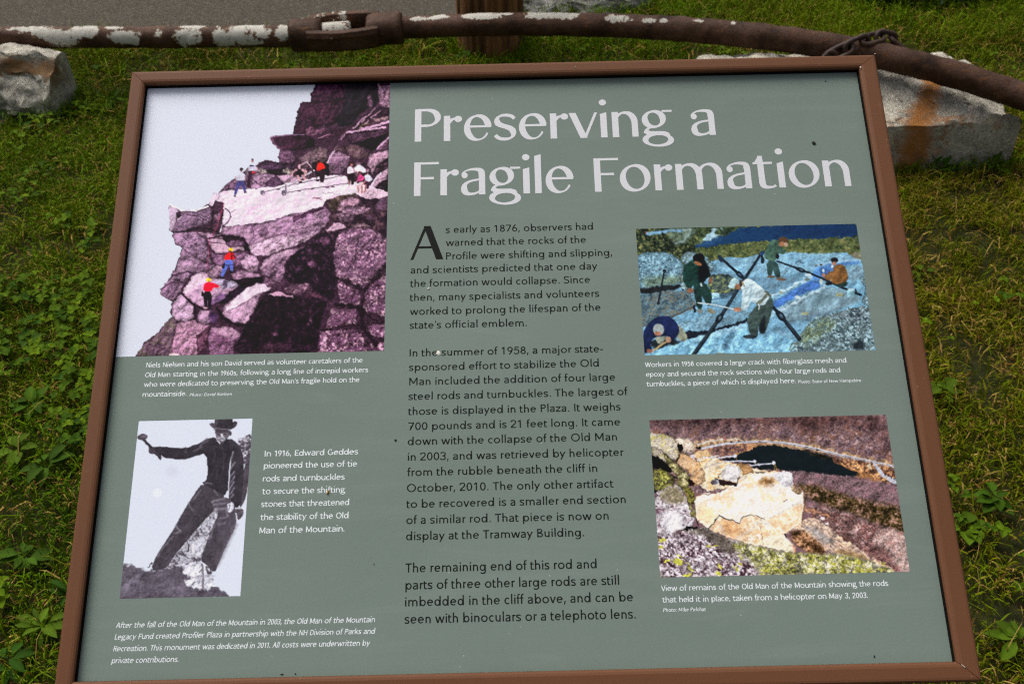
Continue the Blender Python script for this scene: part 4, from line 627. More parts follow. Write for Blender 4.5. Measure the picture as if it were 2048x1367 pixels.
class Face:
    def __init__(s, X, A, D, stem, hair, widths, space, human=False, tilt=0.0, slant=0.0, ball=False, detail=1):
        s.X, s.A, s.D, s.s, s.h, s.W, s.space, s.human, s.tilt, s.slant, s.ball, s.detail = X, A, D, stem, hair, widths, space, human, math.radians(tilt), slant, ball, detail
        s.cache = {}
    # pieces -> list of (verts, faces)
    def pen(s, path, w0=1.0, w1=1.0, ramp=.3, tilt=None):
        P = np.array(path, float); keep = np.r_[True, np.hypot(*np.diff(P, axis=0).T) > 1e-5]; P = P[keep]
        if s.detail > 1 and len(P) > 8: P = np.r_[P[:-1:s.detail], P[-1:]]
        T = np.gradient(P, axis=0)
        if np.hypot(*(P[0] - P[-1])) < 1e-4: T[0] = T[-1] = P[1] - P[-2]
        T /= np.hypot(*T.T)[:, None]
        th = np.arctan2(T[:, 1], T[:, 0]) - (s.tilt if tilt is None else tilt)
        w = (s.h + (s.s - s.h) * np.abs(np.sin(th)) ** (1.75 if s.human else 1.4)) / 2
        L = np.r_[0, np.cumsum(np.hypot(*np.diff(P, axis=0).T))]; L /= L[-1]
        w = w * (w0 + (1 - w0) * np.clip(L / ramp, 0, 1)) * (w1 + (1 - w1) * np.clip((1 - L) / ramp, 0, 1))
        N = np.stack([-T[:, 1], T[:, 0]], 1) * w[:, None]
        n = len(P); return np.r_[P + N, P - N], [(i, i + n, i + n + 1, i + 1) for i in range(n - 1)]
    def poly(s, pts): return np.array(pts, float), [tuple(range(len(pts)))]
    def rect(s, x0, y0, x1, y1): return s.poly([(x0, y0), (x1, y0), (x1, y1), (x0, y1)])
    def stem(s, x, y0, y1, cut=False):
        k = .05 if cut and s.human else 0
        return s.poly([(x, y0), (x + s.s, y0), (x + s.s, y1), (x, y1 - k)])
    def diag(s, x0, y0, x1, y1, th): return s.poly([(x0 - th / 2, y0), (x0 + th / 2, y0), (x1 + th / 2, y1), (x1 - th / 2, y1)])
    def dot(s, cx, cy, r, ry=None): return s.poly(arc(cx, cy, r, ry or r, 0, 345, 24 if s.detail == 1 else 10))
    def ring(s, x0, x1, y0, y1): return s.pen(arc((x0 + x1) / 2, (y0 + y1) / 2, (x1 - x0 - s.s) / 2, (y1 - y0 - s.h) / 2, 0, 360, 41))
    def arch(s, x0, x1, X, y0, yb):
        xl, xr = x0 + s.s * .5, x1 - s.s / 2; r = (xr - xl) / 2; ry = min(X * .40, r * 1.15)
        return s.pen(arc((xl + xr) / 2, X - s.h / 2 - ry + .006, r, ry, 180, 0) + [(xr, X - s.h / 2 - ry - .08), (xr, (X - ry) * .4), (xr, yb)], .55, 1, .25)
    def glyph(s, c):
        if c in s.cache: return s.cache[c]
        X, A, D, st, h = s.X, s.A, s.D, s.s, s.h; l, w, r = s.W[c]; o = .014; g = []; hs = st * .5
        th = st * 1.06 if not s.human else st; tn = st * .92 if not s.human else h * 1.25
        if c in 'nhmu':
            if c == 'u':
                xl = hs; xr = w - hs; ry = min(X * .4, (xr - xl) / 2 * 1.15)
                g = [s.pen([(xl, X), (xl, X * .6), (xl, h / 2 + ry + .05)] + arc((xl + xr) / 2, h / 2 + ry - .006, (xr - xl) / 2, ry, 180, 360), 1, .55, .25), s.stem(w - st, 0, X)]
            else:
                g = [s.stem(0, 0, A if c == 'h' else X, c == 'h')]
                g += [s.arch(0, w, X, 0, 0)] if c != 'm' else [s.arch(0, w / 2 + hs, X, 0, 0), s.arch(w / 2 - hs, w, X, 0, 0)]
        elif c == 'r':
            if s.ball: g = [s.stem(0, 0, X), s.pen(bez((hs, X * .62), (st * 1.0, X * .86), (w * .55, X * .90), (w * .78, X * .88)), .7, 1.15, .5, 0.2), s.dot(w * .79, X * .865, w * .21, X * .125)]
            else: g = [s.stem(0, 0, X), s.pen(bez((hs, X * .58), (hs, X * .9), (w * .6, X - h / 2 + o), (w, X - h / 2 - .01)), .6, 1, .3)]
        elif c in 'oO0': 
            t = X if c == 'o' else 1.0; g = [s.ring(0, w, -o, t + o)]
        elif c in 'bdpq':
            k = st * .35
            g = [s.ring(k * .0 + (st * .28 if c in 'bp' else 0), w - (st * .28 if c in 'dq' else 0), -o, X + o)]
            x = 0 if c in 'bp' else w - st
            g.append(s.stem(x, 0, A, True) if c in 'bd' else s.stem(x, D, X))
        elif c in 'cC': t = X if c == 'c' else 1.; g = [s.pen(arc(w * .56, t / 2, w * .56 - hs, t / 2 + o - h / 2, 48, 312, 30))]
        elif c == 'e':
            y = X * (.53 if not s.human else .55)
            g = [s.pen(arc(w / 2, X / 2, (w - st) / 2, X / 2 + o - h / 2, 5 if s.human else 4, 334 if s.human else 322, 36), 1, .4 if s.human else .75, .3), s.rect(st * .7, y - h / 2, w - (st * .1 if s.human else hs * .75), y + h / 2)]
        elif c == 's' or c == 'S':
            t = X if c == 's' else 1.0; hh = h / 2 - o
            g = [s.pen(bez((w * .93, t * .83), (w * .82, t * .95), (w * .68, t - hh), (w * .5, t - hh), (w * .24, t - hh), (st * .42, t * .9), (st * .42, t * .735), (st * .42, t * .50), (w - st * .45, t * .56), (w - st * .45, t * .27), (w - st * .45, t * .09), (w * .72, hh), (w * .48, hh), (w * .28, hh), (w * .13, t * .07), (w * .04, t * .19)), .55 if s.human else .9, .55 if s.human else .9, .2, math.radians(16) if not s.human else math.radians(28))]
        elif c == 'a':
            xr = w - hs; g = [s.pen(bez((w * (.07 if s.ball else .13), X * (.74 if s.ball else .80)), (w * (.06 if s.ball else .2), X * (.90 if s.ball else .95)), (w * .30, X - h / 2 + o), (w * .54, X - h / 2 + o), (w * .85, X - h / 2 + o), (xr, X * .88), (xr, X * .62)) + [(xr, X * .4), (xr, 0)], .35 if s.ball else .95, 1, .3 if s.ball else .2)]
            if s.ball: g.append(s.dot(w * .16, X * .745, w * .125, X * .115))
            g.append(s.pen(bez((xr, X * .585), (w * .6, X * .56), (st * .5, X * .54), (st * .5, X * .26), (st * .5, X * .06), (w * .3, h / 2 - o), (w * .42, h / 2 - o), (w * .62, h / 2 - o), (xr - .02, X * .12), (xr, X * .26)), .7, .7, .25))
        elif c == 'g':
            if s.human:
                g = [s.ring(w * .02, w * .80, X * .33, X * 1.03)]
                g.append(s.pen(bez((w * .36, X * .37), (w * .22, X * .35), (w * .135, X * .27), (w * .15, X * .13)), .75, 1, .5, .5))
                g.append(s.poly([(w * .08, X * .15), (w * .13, X * .075), (w * .24, X * .045), (w * .72, X * .04), (w * .83, X * .0), (w * .90, X * .04), (w * .84, X * .14), (w * .70, X * .195), (w * .3, X * .20), (w * .2, X * .24), (w * .1, X * .22)]))
                g.append(s.pen(arc(w * .5, -X * .145, w * .5 - hs, X * .225, 0, 360, 41), tilt=-.15))
                g.append(s.rect(w * .68, X * .955, w, X * 1.035))
            else:
                xr = w - hs; g = [s.ring(0, w - st * .28, -o, X + o), s.pen([(xr, X), (xr, X * .4), (xr, D * .25)] + arc(w * .5, D * .25 - .02, w * .5 - hs, abs(D) * .75 - h / 2 + .02, 0, -152), 1, .9, .2)]
        elif c == 't':
            x = w * .3 if not s.human else w * .36
            g = [s.pen([(x, X * 1.24), (x, X * .9), (x, X * .3)] + bez((x, X * .24), (x, X * .06), (x + w * .16, h / 2 - o), (x + w * .3, h / 2 - o), (x + w * .45, h / 2 - o), (w * .9, X * .03), (w * .98, X * .1)), .75 if s.human else 1, .8, .2), s.rect(0, X - h, w * .92, X)] + ([s.poly([(w * .06, X - h * .3), (x - st * .3, X - h * .3), (x - st * .3, X * 1.2)])] if s.human else [])
        elif c == 'f':
            x = w * .42; g = [s.pen([(x, 0), (x, X * .5), (x, A * .70)] + bez((x, A * .74), (x, A * .97), (w * .62, A - h / 2 + .01), (w, A - h / 2 - .012))), s.rect(0, X - h, w * .92, X)]
        elif c == 'i': g = [s.stem(0, 0, X, True), s.dot(hs, min(A - hs * .7, X + st * (1.95 if s.detail > 1 and s.human else 1.55)), hs * 1.16, hs * (.95 if s.human else 1.16))]
        elif c == 'j': g = [s.pen([(w - hs, X), (w - hs, 0), (w - hs, D * .5)] + bez((w - hs, D * .55), (w - hs, D * .95), (w * .4, D + h / 2), (0, D + h * .7))), s.dot(w - hs, min(A - hs * .7, X + st * (1.95 if s.detail > 1 and s.human else 1.55)), hs * 1.16)]
        elif c == 'l': g = [s.stem(0, 0, A, True)]
        elif c == 'k': g = [s.stem(0, 0, A, True), s.diag(st * .8, X * .42, w - tn * .75, X, tn * 1.25), s.diag(w * .42, X * .58, w - th * .65, 0, th * 1.25)]
        elif c in 'vV': t = X if c == 'v' else 1.; g = [s.diag(th * .55, t, w / 2, 0, th * 1.08), s.diag(w - tn * .55, t, w / 2 + (tn - th) * -.3, 0, tn * 1.08)]
        elif c in 'wW':
            t = X if c == 'w' else 1.; a, b = w * .285, w * .715
            g = [s.diag(th * .55, t, a, 0, th * 1.04), s.diag(w / 2, t, a + .01, 0, tn * 1.04), s.diag(w / 2, t, b, 0, th * 1.04), s.diag(w - tn * .55, t, b + .01, 0, tn * 1.04)]
        elif c == 'x': g = [s.diag(th * .65, X, w - th * .65, 0, th * 1.2), s.diag(w - tn * .65, X, tn * .65, 0, tn * 1.2)]
        elif c == 'y': g = [s.diag(th * .55, X, w * .52, X * .02, th * 1.08), s.diag(w - tn * .55, X, w * .21, D, tn * 1.08)]
        elif c == 'z': g = [s.rect(0, X - h, w, X), s.rect(0, 0, w, h), s.diag(w - st * .6, X - h, st * .6, h, st * 1.15)]
        elif c == 'A': g = [s.diag(tn * .55, 0, w * .47, 1, tn * 1.1), s.diag(w - th * .55, 0, w * .5, 1, th * 1.1), s.rect(w * .22, .33, w * .76, .33 + h)]
        elif c == 'B': g = [s.stem(0, 0, 1), s.pen([(hs, 1 - h / 2), (w * .4, 1 - h / 2)] + arc(w * .48, .76, w * .43 - hs, .24 - h / 2, 90, -90, 14) + [(hs, .52)]), s.pen([(hs, .525), (w * .45, .525)] + arc(w * .52, .27, w * .48 - hs, .27 - h / 2, 90, -90, 14) + [(hs, h / 2)])]
        elif c == 'D': g = [s.stem(0, 0, 1), s.pen([(hs, 1 - h / 2), (w * .35, 1 - h / 2)] + arc(w * .42, .5, w * .58 - hs, .5 - h / 2, 90, -90) + [(w * .3, h / 2), (hs, h / 2)])]
        elif c in 'EF': g = [s.stem(0, 0, 1), s.rect(hs, 1 - h * 1.05, w, 1), s.rect(hs, .55 - h, w * (.88 if c == 'E' else .80), .55 + h * .05)] + ([s.rect(hs, 0, w, h * 1.05)] if c == 'E' else [])
        elif c == 'G': g = [s.pen(arc(w * .53, .5, w * .53 - hs, .5 + o - h / 2, 50, 322, 30)), s.rect(w - st, .08, w, .5), s.rect(w * .6, .5 - h, w - hs, .5)]
        elif c == 'H': g = [s.stem(0, 0, 1), s.stem(w - st, 0, 1), s.rect(hs, .52 - h / 2, w - hs, .52 + h / 2)]
        elif c == 'I': g = [s.stem(0, 0, 1)]
        elif c == 'L': g = [s.stem(0, 0, 1), s.rect(hs, 0, w, h * 1.05)]
        elif c == 'M': g = [s.stem(0, 0, 1), s.stem(w - st, 0, 1), s.diag(th * .55, 1, w / 2, .12 if s.human else .22, th * 1.1), s.diag(w - tn * .55, 1, w / 2, .12 if s.human else .22, tn * 1.1)]
        elif c == 'N': g = [s.rect(0, 0, tn, 1), s.rect(w - tn, 0, w, 1), s.diag(th * .5, 1, w - th * .5, 0, th * 1.1)]
        elif c in 'PR':
            y = .45 if c == 'P' else .48; yc = (1 + y) / 2
            g = [s.stem(0, 0, 1), s.pen([(hs, 1 - h / 2), (w * .4, 1 - h / 2)] + arc(w * .46, yc, w * .54 - hs, (1 - y) / 2 - h / 2, 90, -90) + [(w * .4, y + h / 2), (hs, y + h / 2)])]
            if c == 'R': g.append(s.diag(w * .46, y + h * .6, w - th * .5, 0, th * 1.15))
        elif c == 'T': g = [s.stem(w / 2 - hs, 0, 1), s.rect(0, 1 - h * 1.05, w, 1)]
        elif c == '1': g = [s.stem(w - st, 0, 1), s.pen([(w - hs, 1 - h * .5), (w * .3, .86), (0, .76)], tilt=-.9)]
        elif c == '2': g = [s.pen(bez((w * .05, .74), (w * .07, .92), (w * .25, 1 - h / 2 + o), (w * .48, 1 - h / 2 + o), (w * .76, 1 - h / 2 + o), (w - hs, .9), (w - hs, .72), (w - hs, .48), (w * .4, .38), (w * .09, h * .7))), s.rect(0, 0, w, h)]
        elif c == '3': g = [s.pen(bez((w * .06, .82), (w * .15, .94), (w * .3, 1 - h / 2 + o), (w * .47, 1 - h / 2 + o), (w * .75, 1 - h / 2 + o), (w * .9, .9), (w * .9, .76), (w * .9, .6), (w * .7, .53), (w * .36, .53))), s.pen(bez((w * .36, .53), (w * .74, .54), (w - hs, .46), (w - hs, .28), (w - hs, .1), (w * .75, h / 2 - o), (w * .46, h / 2 - o), (w * .26, h / 2 - o), (w * .1, .06), (w * .02, .2)))]
        elif c == '5': g = [s.rect(w * .2, 1 - h, w * .9, 1), s.diag(w * .24, 1, w * .17, .5, st * .9), s.pen(bez((w * .13, .54), (w * .25, .62), (w * .36, .645), (w * .47, .645), (w * .8, .645), (w - hs, .52), (w - hs, .33), (w - hs, .12), (w * .75, h / 2 - o), (w * .46, h / 2 - o), (w * .26, h / 2 - o), (w * .1, .06), (w * .03, .18)))]
        elif c in '69':
            P = s.ring(0, w, -o, .63); Q = s.pen(bez((hs, .30), (hs, .55), (w * .36, .80), (w * .66, 1.0)), 1, .9, .2)
            if c == '9': P = (np.array([(w, 1.0)]) - P[0], P[1]); Q = (np.array([(w, 1.0)]) - Q[0], Q[1])
            g = [P, Q]
        elif c == '7': g = [s.rect(0, 1 - h, w, 1), s.diag(w - st * .55, 1 - h, w * .28, 0, st * 1.12)]
        elif c == '8': g = [s.ring(w * .06, w * .94, .49, 1 + o), s.ring(0, w, -o, .57)]
        elif c == '.': g = [s.dot(hs * 1.1, hs * 1.05, hs * 1.15)]
        elif c == ':': g = [s.dot(hs * 1.1, hs * 1.05, hs * 1.15), s.dot(hs * 1.1, X - hs * 1.2, hs * 1.15)]
        elif c == ',': g = [s.poly([(-hs * .2, -.20), (hs * .9, -.20), (hs * 2.5, st * 1.25), (hs * .5, st * 1.25)])]
        elif c == "'": g = [s.poly([(hs * .4, .72), (hs * 1.1, .72), (hs * 2.4, 1.02), (hs * .8, 1.02)])]
        elif c == '-': g = [s.rect(0, X * .5 - h / 2, w, X * .5 + h / 2)]
        out = []
        for k, (v, f) in enumerate(g):
            v = v.copy(); v[:, 0] += v[:, 1] * s.slant; out.append((v, f))
        s.cache[c] = (l, w, r, out); return s.cache[c]
    def width(s, text): return sum(s.space if c == ' ' else sum(s.W[c]) for c in text)

_SANS = dict(a=(40,400,75), b=(75,490,45), c=(45,410,25), d=(45,490,75), e=(45,480,42), f=(12,270,5), g=(45,490,75), h=(75,410,72), i=(75,90,75), j=(-30,195,75), k=(75,420,0), l=(75,90,75), m=(75,720,72), n=(75,410,72), o=(45,520,45), p=(75,490,45), q=(45,490,75), r=(75,250,12), s=(32,370,40), t=(12,285,14), u=(72,410,75), v=(5,480,5), w=(5,740,5), x=(10,460,10), y=(5,480,5), z=(25,400,25),
    A=(5,660,5), B=(90,470,40), D=(90,600,45), E=(90,450,35), F=(90,430,20), G=(50,660,75), H=(90,540,90), I=(90,90,90), L=(90,380,10), M=(90,700,90), N=(90,580,90), O=(50,735,50), P=(90,450,35), R=(90,480,35), S=(40,470,40), T=(15,500,15), V=(5,620,5), W=(5,930,5))
_SANS.update({'1': (110,230,190), '0': (40,470,42), '2': (45,450,50), '3': (40,450,60), '5': (45,460,50), '6': (45,470,42), '7': (45,470,40), '8': (45,460,45), '9': (42,470,45), '.': (75,90,90), ',': (50,90,95), ':': (75,90,90), "'": (45,90,50), '-': (40,240,40)})
SANS = {k: tuple(x / 708 for x in v) for k, v in _SANS.items()}
_FLARE = dict(a=(45,740,75), b=(75,850,40), c=(40,700,25), d=(40,850,75), e=(40,855,30), f=(20,560,-40), g=(30,960,0), h=(75,790,70), i=(75,205,75), j=(-60,330,75), k=(75,800,-10), l=(75,205,75), m=(75,1410,70), n=(75,790,70), o=(40,940,40), p=(75,850,40), q=(40,850,75), r=(75,560,10), s=(50,665,40), t=(10,640,10), u=(70,790,75), v=(5,880,5), w=(0,1280,0), x=(10,800,10), y=(5,880,5), z=(30,700,30),
    A=(0,1000,0), B=(90,680,50), D=(90,900,50), E=(90,680,40), F=(90,750,-30), G=(50,950,80), H=(90,860,90), I=(90,205,90), L=(90,620,10), M=(80,1080,80), N=(90,900,90), O=(50,1090,50), P=(90,800,10), R=(90,780,10), S=(50,640,50), T=(10,800,10), V=(0,980,0), W=(0,1420,0))
_FLARE.update({'1': (140,330,160), '0': (50,700,50), '2': (60,640,60), '3': (60,620,70), '5': (60,640,60), '6': (60,680,50), '7': (50,680,50), '8': (55,680,55), '9': (50,680,60), '.': (70,180,90), ',': (60,180,90), ':': (70,180,90), "'": (50,150,50), '-': (40,320,40)})
FLARE = {k: tuple(x / 1000 for x in v) for k, v in _FLARE.items()}
BODY = Face(.69, 1.08, -.30, .146, .126, SANS, .36, detail=2)
HEAD = Face(.775, 1.165, -.33, .198, .066, FLARE, .50, human=True, tilt=16, ball=True)
NOTE = Face(.735, 1.12, -.30, .172, .122, FLARE, .50, human=True, tilt=14, detail=2)
NOTE_SLANT = Face(.735, 1.12, -.30, .172, .125, FLARE, .50, human=True, tilt=14, slant=.20, detail=2)
CREDIT_SLANT = Face(.69, 1.07, -.28, .15, .13, SANS, .375, slant=.20, detail=2)
CREDIT = Face(.69, 1.07, -.28, .15, .13, SANS, .375, detail=2)

def text_lines(name, lines, face, cap, mat, parent, n0=0.00006, weight=1.0):
    """lines: (text, x0, baseline y, x1) in photograph pixels; the line is fitted between both ends at one height on the sheet"""
    V = []; F = {}; base = 0
    for text, x0, y0, x1 in lines:
        a = sheet_uv(x0, y0); b = sheet_uv(x1, y0 - (x1 - x0) * .0229)
        first, last = face.W[text[0]], face.W[text[-1]]
        adv = face.width(text) - first[0] - last[2]
        k = (b[0] - a[0]) / adv; x = -first[0]
        for c in text:
            if c == ' ': x += face.space; continue
            l, w, r, pieces = face.glyph(c); x += l
            for q, (v, f) in enumerate(pieces):
                u_ = a[0] + (v[:, 0] + x) * k; v_ = a[1] + v[:, 1] * cap
                V.append(np.stack([u_, v_, np.full(len(v), n0 + q * 0.00002)], 1))
                for poly in f: F.setdefault(len(poly), []).append([i + base for i in poly])
                base += len(v)
            x += w + r
    V = np.concatenate(V); W_ = ORIGIN + V[:, :1] * AX_U + V[:, 1:2] * AX_V + V[:, 2:3] * AX_N
    return link_mesh(name, mesh_np(name, W_, list(F.values())), mat, parent)
# ---------------------------------------------------------------- the sign
def cap_h(x, y, px): return sheet_uv(x, y - px)[1] - sheet_uv(x, y)[1]
sign_base = sheet_pt(PW / 2, PH / 2); sign_base = (sign_base[0], sign_base[1], 0.0)
sign = thing("information_sign", sign_base, "low slanted grey green information panel with white heading and four photographs in brown frame", "sign")

INK = 1.10                                               # how much brighter the sheet's pigments are than their picture values
def pig(c, k=INK): return tuple(np.clip(lin(c) * k, 0, .86))
m = Mat("printed_sheet", 0.45, 0.14)
vec = m.coord("Object"); fine = m.noise(vec, 420, 2, .5); broad = m.noise(vec, 7, 4, .55); sp = m.new("ShaderNodeTexVoronoi"); sp.inputs["Scale"].default_value = 62; m.l.new(vec, sp.inputs["Vector"])
c = m.mix(fine, pig((105,119,110)), pig((115,129,121))); c = m.mix(m.math('MULTIPLY', broad, .5), c, pig((120,134,128)))
wipe = m.noise(m.coord('Object', (1.2, 9, 9)), 3.2, 6, .7, 1.2); c = m.mix(m.ramp(wipe, [(.52, (0,)*3), (.78, (.16,)*3)]), c, pig((150,160,156))); c = m.mix(m.ramp(m.noise(vec, 2.6, 5, .6), [(.35, (.16,)*3), (.6, (0,)*3)]), c, pig((90,104,94)))
dust = m.math('MULTIPLY', m.math('LESS_THAN', sp.outputs["Distance"], .045), m.math('GREATER_THAN', m.noise(vec, 30, 2), .56))
c = m.mix(m.math('MULTIPLY', dust, .45), c, pig((190,205,196))); m.base(c)
m.rough(m.ramp(broad, [(.3, (.38,)*3), (.7, (.5,)*3)])); SHEET = m.m
m = Mat("white_ink", 0.45, 0.35, pig((202,203,207))); WHITE = m.m
m = Mat("light_ink", 0.45, 0.35, pig((220,226,230))); LIGHT = m.m
m = Mat("black_ink", 0.5, 0.06, pig((26,27,26))); BLACK = m.m
m = Mat("photo_ink", 0.5, 0.07); a = m.attr("pigment", "Color"); m.base(a); PHOTO = m.m

def box_pts(u0, v0, u1, v1, n0, n1):
    return [sheet_pt(u, v, n) for n in (n0, n1) for u, v in ((u0, v0), (u1, v0), (u1, v1), (u0, v1))]
BOXF = [(3,2,1,0), (4,5,6,7), (0,1,5,4), (1,2,6,5), (2,3,7,6), (3,0,4,7)]
link_mesh("panel_sheet", mesh_poly("panel_sheet", box_pts(-.012, -.012, PW + .012, PH + .012, -.006, 0), BOXF), SHEET, sign)

def print_mesh(p, corners, step, label):
    """the pigment map laid on the sheet as a fine grid between its four printed corners"""
    C = np.array([sheet_uv(x, y) for x, y in corners])          # tl, tr, br, bl
    u0, u1 = (C[0, 0] + C[3, 0]) / 2, (C[1, 0] + C[2, 0]) / 2; v0, v1 = (C[2, 1] + C[3, 1]) / 2, (C[0, 1] + C[1, 1]) / 2
    nx = int(np.hypot(*(np.array(corners[1]) - corners[0])) / step); ny = int(np.hypot(*(np.array(corners[3]) - corners[0])) / step)
    U, V = np.meshgrid(np.linspace(u0, u1, nx), np.linspace(v1, v0, ny)); n = .00005
    W_ = ORIGIN + U.ravel()[:, None] * AX_U + V.ravel()[:, None] * AX_V + n * AX_N
    q = (np.stack([U.ravel() / PW, V.ravel() / PH, np.ones(U.size)], 1) @ _h.T); px = q[:, :2] / q[:, 2:]   # which point of the pigment map lies here
    a = p.a; b = a.copy()
    b = (a + np.roll(a, 1, 0) + np.roll(a, 1, 1) + np.roll(np.roll(a, 1, 0), 1, 1)) / 4
    fx = np.clip((px[:, 0] - p.x0) * p.ss, 0, p.w - 1.001); fy = np.clip((px[:, 1] - p.y0) * p.ss, 0, p.h - 1.001)
    xi, yi = fx.astype(int), fy.astype(int); fx = (fx - xi)[:, None]; fy = (fy - yi)[:, None]; xj = np.minimum(xi + 1, p.w - 1); yj = np.minimum(yi + 1, p.h - 1)
    c = (b[yi, xi] * (1 - fx) + b[yi, xj] * fx) * (1 - fy) + (b[yj, xi] * (1 - fx) + b[yj, xj] * fx) * fy
    i = (np.arange(ny - 1)[:, None] * nx + np.arange(nx - 1)[None, :]).ravel()
    o = link_mesh("photograph", mesh_np("photograph", W_, [np.stack([i, i + nx, i + nx + 1, i + 1], 1)], np.clip(lin(c) * INK, 0, .94)), PHOTO, sign)
    o["label"] = label
print_mesh(print_cliff(), [(283.0, 169.0), (780.4, 157.6), (768.3, 703.0), (226.0, 711.4)], 1.35, "colour print of climbers and workers on a pinkish cliff top")
print_mesh(print_hammer(), [(279.1, 840.8), (505.8, 837.4), (479.8, 1191.1), (238, 1196.2)], 1.3, "black and white print of a man in a hat holding a hammer")
print_mesh(print_workers(), [(1271.7, 459), (1713.1, 446.1), (1750, 699.3), (1289.3, 710.8)], 1.3, "blue toned print of five men working among long rods on rock")
print_mesh(print_remains(), [(1298.4, 840), (1771.2, 828.7), (1820.5, 1143.2), (1320.6, 1153.2)], 1.3, "print of pale broken rock above a dark lake and road")

def crop(ox, oy, k, rows): return [(t, ox + x0 / k, oy + y / k, ox + x1 / k) for t, x0, y, x1 in rows]
def block(name, rows, face, cap_px, mat, ref=0):
    t, x0, y, x1 = rows[ref]; return text_lines(name, rows, face, cap_h(x0, y, cap_px), mat, sign)
block("heading", [("Preserving a", 829.3, 283.6, 1432.1)], HEAD, 64.6, WHITE); block("heading", [("Fragile Formation", 827.7, 391.9, 1703.4)], HEAD, 66.8, WHITE)
_p1 = crop(800, 430, 4.267, [("s early as 1876, observers had", 390,153,1648), ("warned that the rocks of the", 390,264,1588), ("Profile were shifting and slipping,", 393,379,1808), ("and scientists predicted that one day", 90,499,1685), ("the formation would collapse. Since", 87,613,1623), ("then, many specialists and volunteers", 84,733,1700), ("worked to prolong the lifespan of the", 84,852,1713), ("state's official emblem.", 82,970,1080)])
block("paragraph", _p1, BODY, 13.9, BLACK, 2)
_p2 = crop(800, 670, 4.1796, [("In the summer of 1958, a major state-", 80,178,1698), ("sponsored effort to stabilize the Old", 75,298,1663), ("Man included the addition of four large", 77,418,1800), ("steel rods and turnbuckles. The largest of", 70,541,1903), ("those is displayed in the Plaza. It weighs", 68,667,1845), ("700 pounds and is 21 feet long. It came", 70,793,1842), ("down with the collapse of the Old Man", 64,918,1815)]) \
    + crop(800, 880, 4.1796, [("in 2003, and was retrieved by helicopter", 65,170,1870), ("from the rubble beneath the cliff in", 60,299,1650), ("October, 2010. The only other artifact", 57,432,1785), ("to be recovered is a smaller end section", 53,565,1888), ("of a similar rod. That piece is now on", 52,699,1745), ("display at the Tramway Building.", 50,834,1538)])
block("paragraph", _p2, BODY, 15.4, BLACK, 5)
_p3 = crop(800, 1100, 4.1796, [("The remaining end of this rod and", 45,184,1645), ("parts of three other large rods are still", 45,326,1832), ("imbedded in the cliff above, and can be", 42,467,1950), ("seen with binoculars or a telephoto lens.", 38,611,1970)])
block("paragraph", _p3, BODY, 18.2, BLACK)
block("drop_capital", crop(800, 430, 4.267, [("A", 88,383,370)]), HEAD, 67, BLACK)
block("caption", crop(270, 700, 4.0157, [("Niels Nielsen and his son David served as volunteer caretakers of the", 90,138,1828), ("Old Man starting in the 1960s, following a long line of intrepid workers", 80,217,1872), ("who were dedicated to preserving the Old Man's fragile hold on the", 70,294,1803), ("mountainside.", 60,374,412)]), NOTE, 9.4, LIGHT)
block("photo_credit", crop(270, 700, 4.0157, [("Photo: David Nielsen", 437,370,775)]), CREDIT_SLANT, 6.1, LIGHT)
block("caption", crop(490, 870, 6.2148, [("In 1916, Edward Geddes", 243,262,1405), ("pioneered the use of tie", 232,412,1392), ("rods and turnbuckles", 220,573,1238), ("to secure the shifting", 212,731,1247), ("stones that threatened", 200,890,1293), ("the stability of the Old", 190,1053,1285), ("Man of the Mountain.", 178,1217,1235)]), NOTE, 11.2, LIGHT)
block("caption", crop(1280, 700, 4.096, [("Workers in 1958 covered a large crack with fiberglass mesh and", 42,138,1692), ("epoxy and secured the rock sections with four large rods and", 50,217,1641), ("turnbuckles, a piece of which is displayed here.", 55,296,1277)]), NOTE, 9.4, LIGHT)
block("photo_credit", crop(1280, 700, 4.096, [("Photo: State of New Hampshire", 1297,270,1813)]), CREDIT, 6.2, LIGHT)
block("caption", crop(1300, 1150, 4.096, [("View of remains of the Old Man of the Mountain showing the rods", 92,127,1953), ("that held it in place, taken from a helicopter on May 3, 2003.", 102,221,1786)]), NOTE, 10.9, LIGHT)
block("photo_credit", crop(1300, 1150, 4.096, [("Photo: Mike Pelchat", 108,297,456)]), CREDIT_SLANT, 7.3, LIGHT)
block("caption", crop(200, 1220, 3.531, [("After the fall of the Old Man of the Mountain in 2003, the Old Man of the Mountain", 110,123,1940), ("Legacy Fund created Profiler Plaza in partnership with the NH Division of Parks and", 102,205,1938), ("Recreation. This monument was dedicated in 2011. All costs were underwritten by", 92,288,1905), ("private contributions.", 80,372,552)]), NOTE_SLANT, 10.6, LIGHT)

# frame: four mitred rails with rounded edges, standing 11 mm proud of the sheet
m = Mat("brown_powder_coat", 0.62, 0.22)
vec = m.coord("Object"); g = m.noise(vec, 1500, 2, .6); b_ = m.noise(vec, 5, 4)
c = m.mix(b_, pig((100,62,38), 1.0), pig((107,70,46), 1.0)); v_ = m.new("ShaderNodeTexVoronoi"); v_.inputs["Scale"].default_value = 55; m.l.new(vec, v_.inputs["Vector"])
c = m.mix(m.math('MULTIPLY', m.math('LESS_THAN', v_.outputs["Distance"], .03), .5), c, pig((190,160,140))); c = m.mix(m.ramp(m.noise(vec, 26, 7, .75), [(.55, (0,)*3), (.75, (.35,)*3)]), c, pig((82,50,34))); c = m.mix(m.ramp(m.noise(m.coord('Object', (1, 1, 6)), 14, 6, .75), [(.62, (0,)*3), (.72, (.22,)*3)]), c, pig((140,108,88))); m.base(c); m.bump(g, .14, .0006); FRAME = m.m
NF = .0112
fo = [sheet_uv(262.3, 143.1, NF), sheet_uv(1751.6, 107.5, NF), sheet_uv(1965.5, 1361.5, NF)]
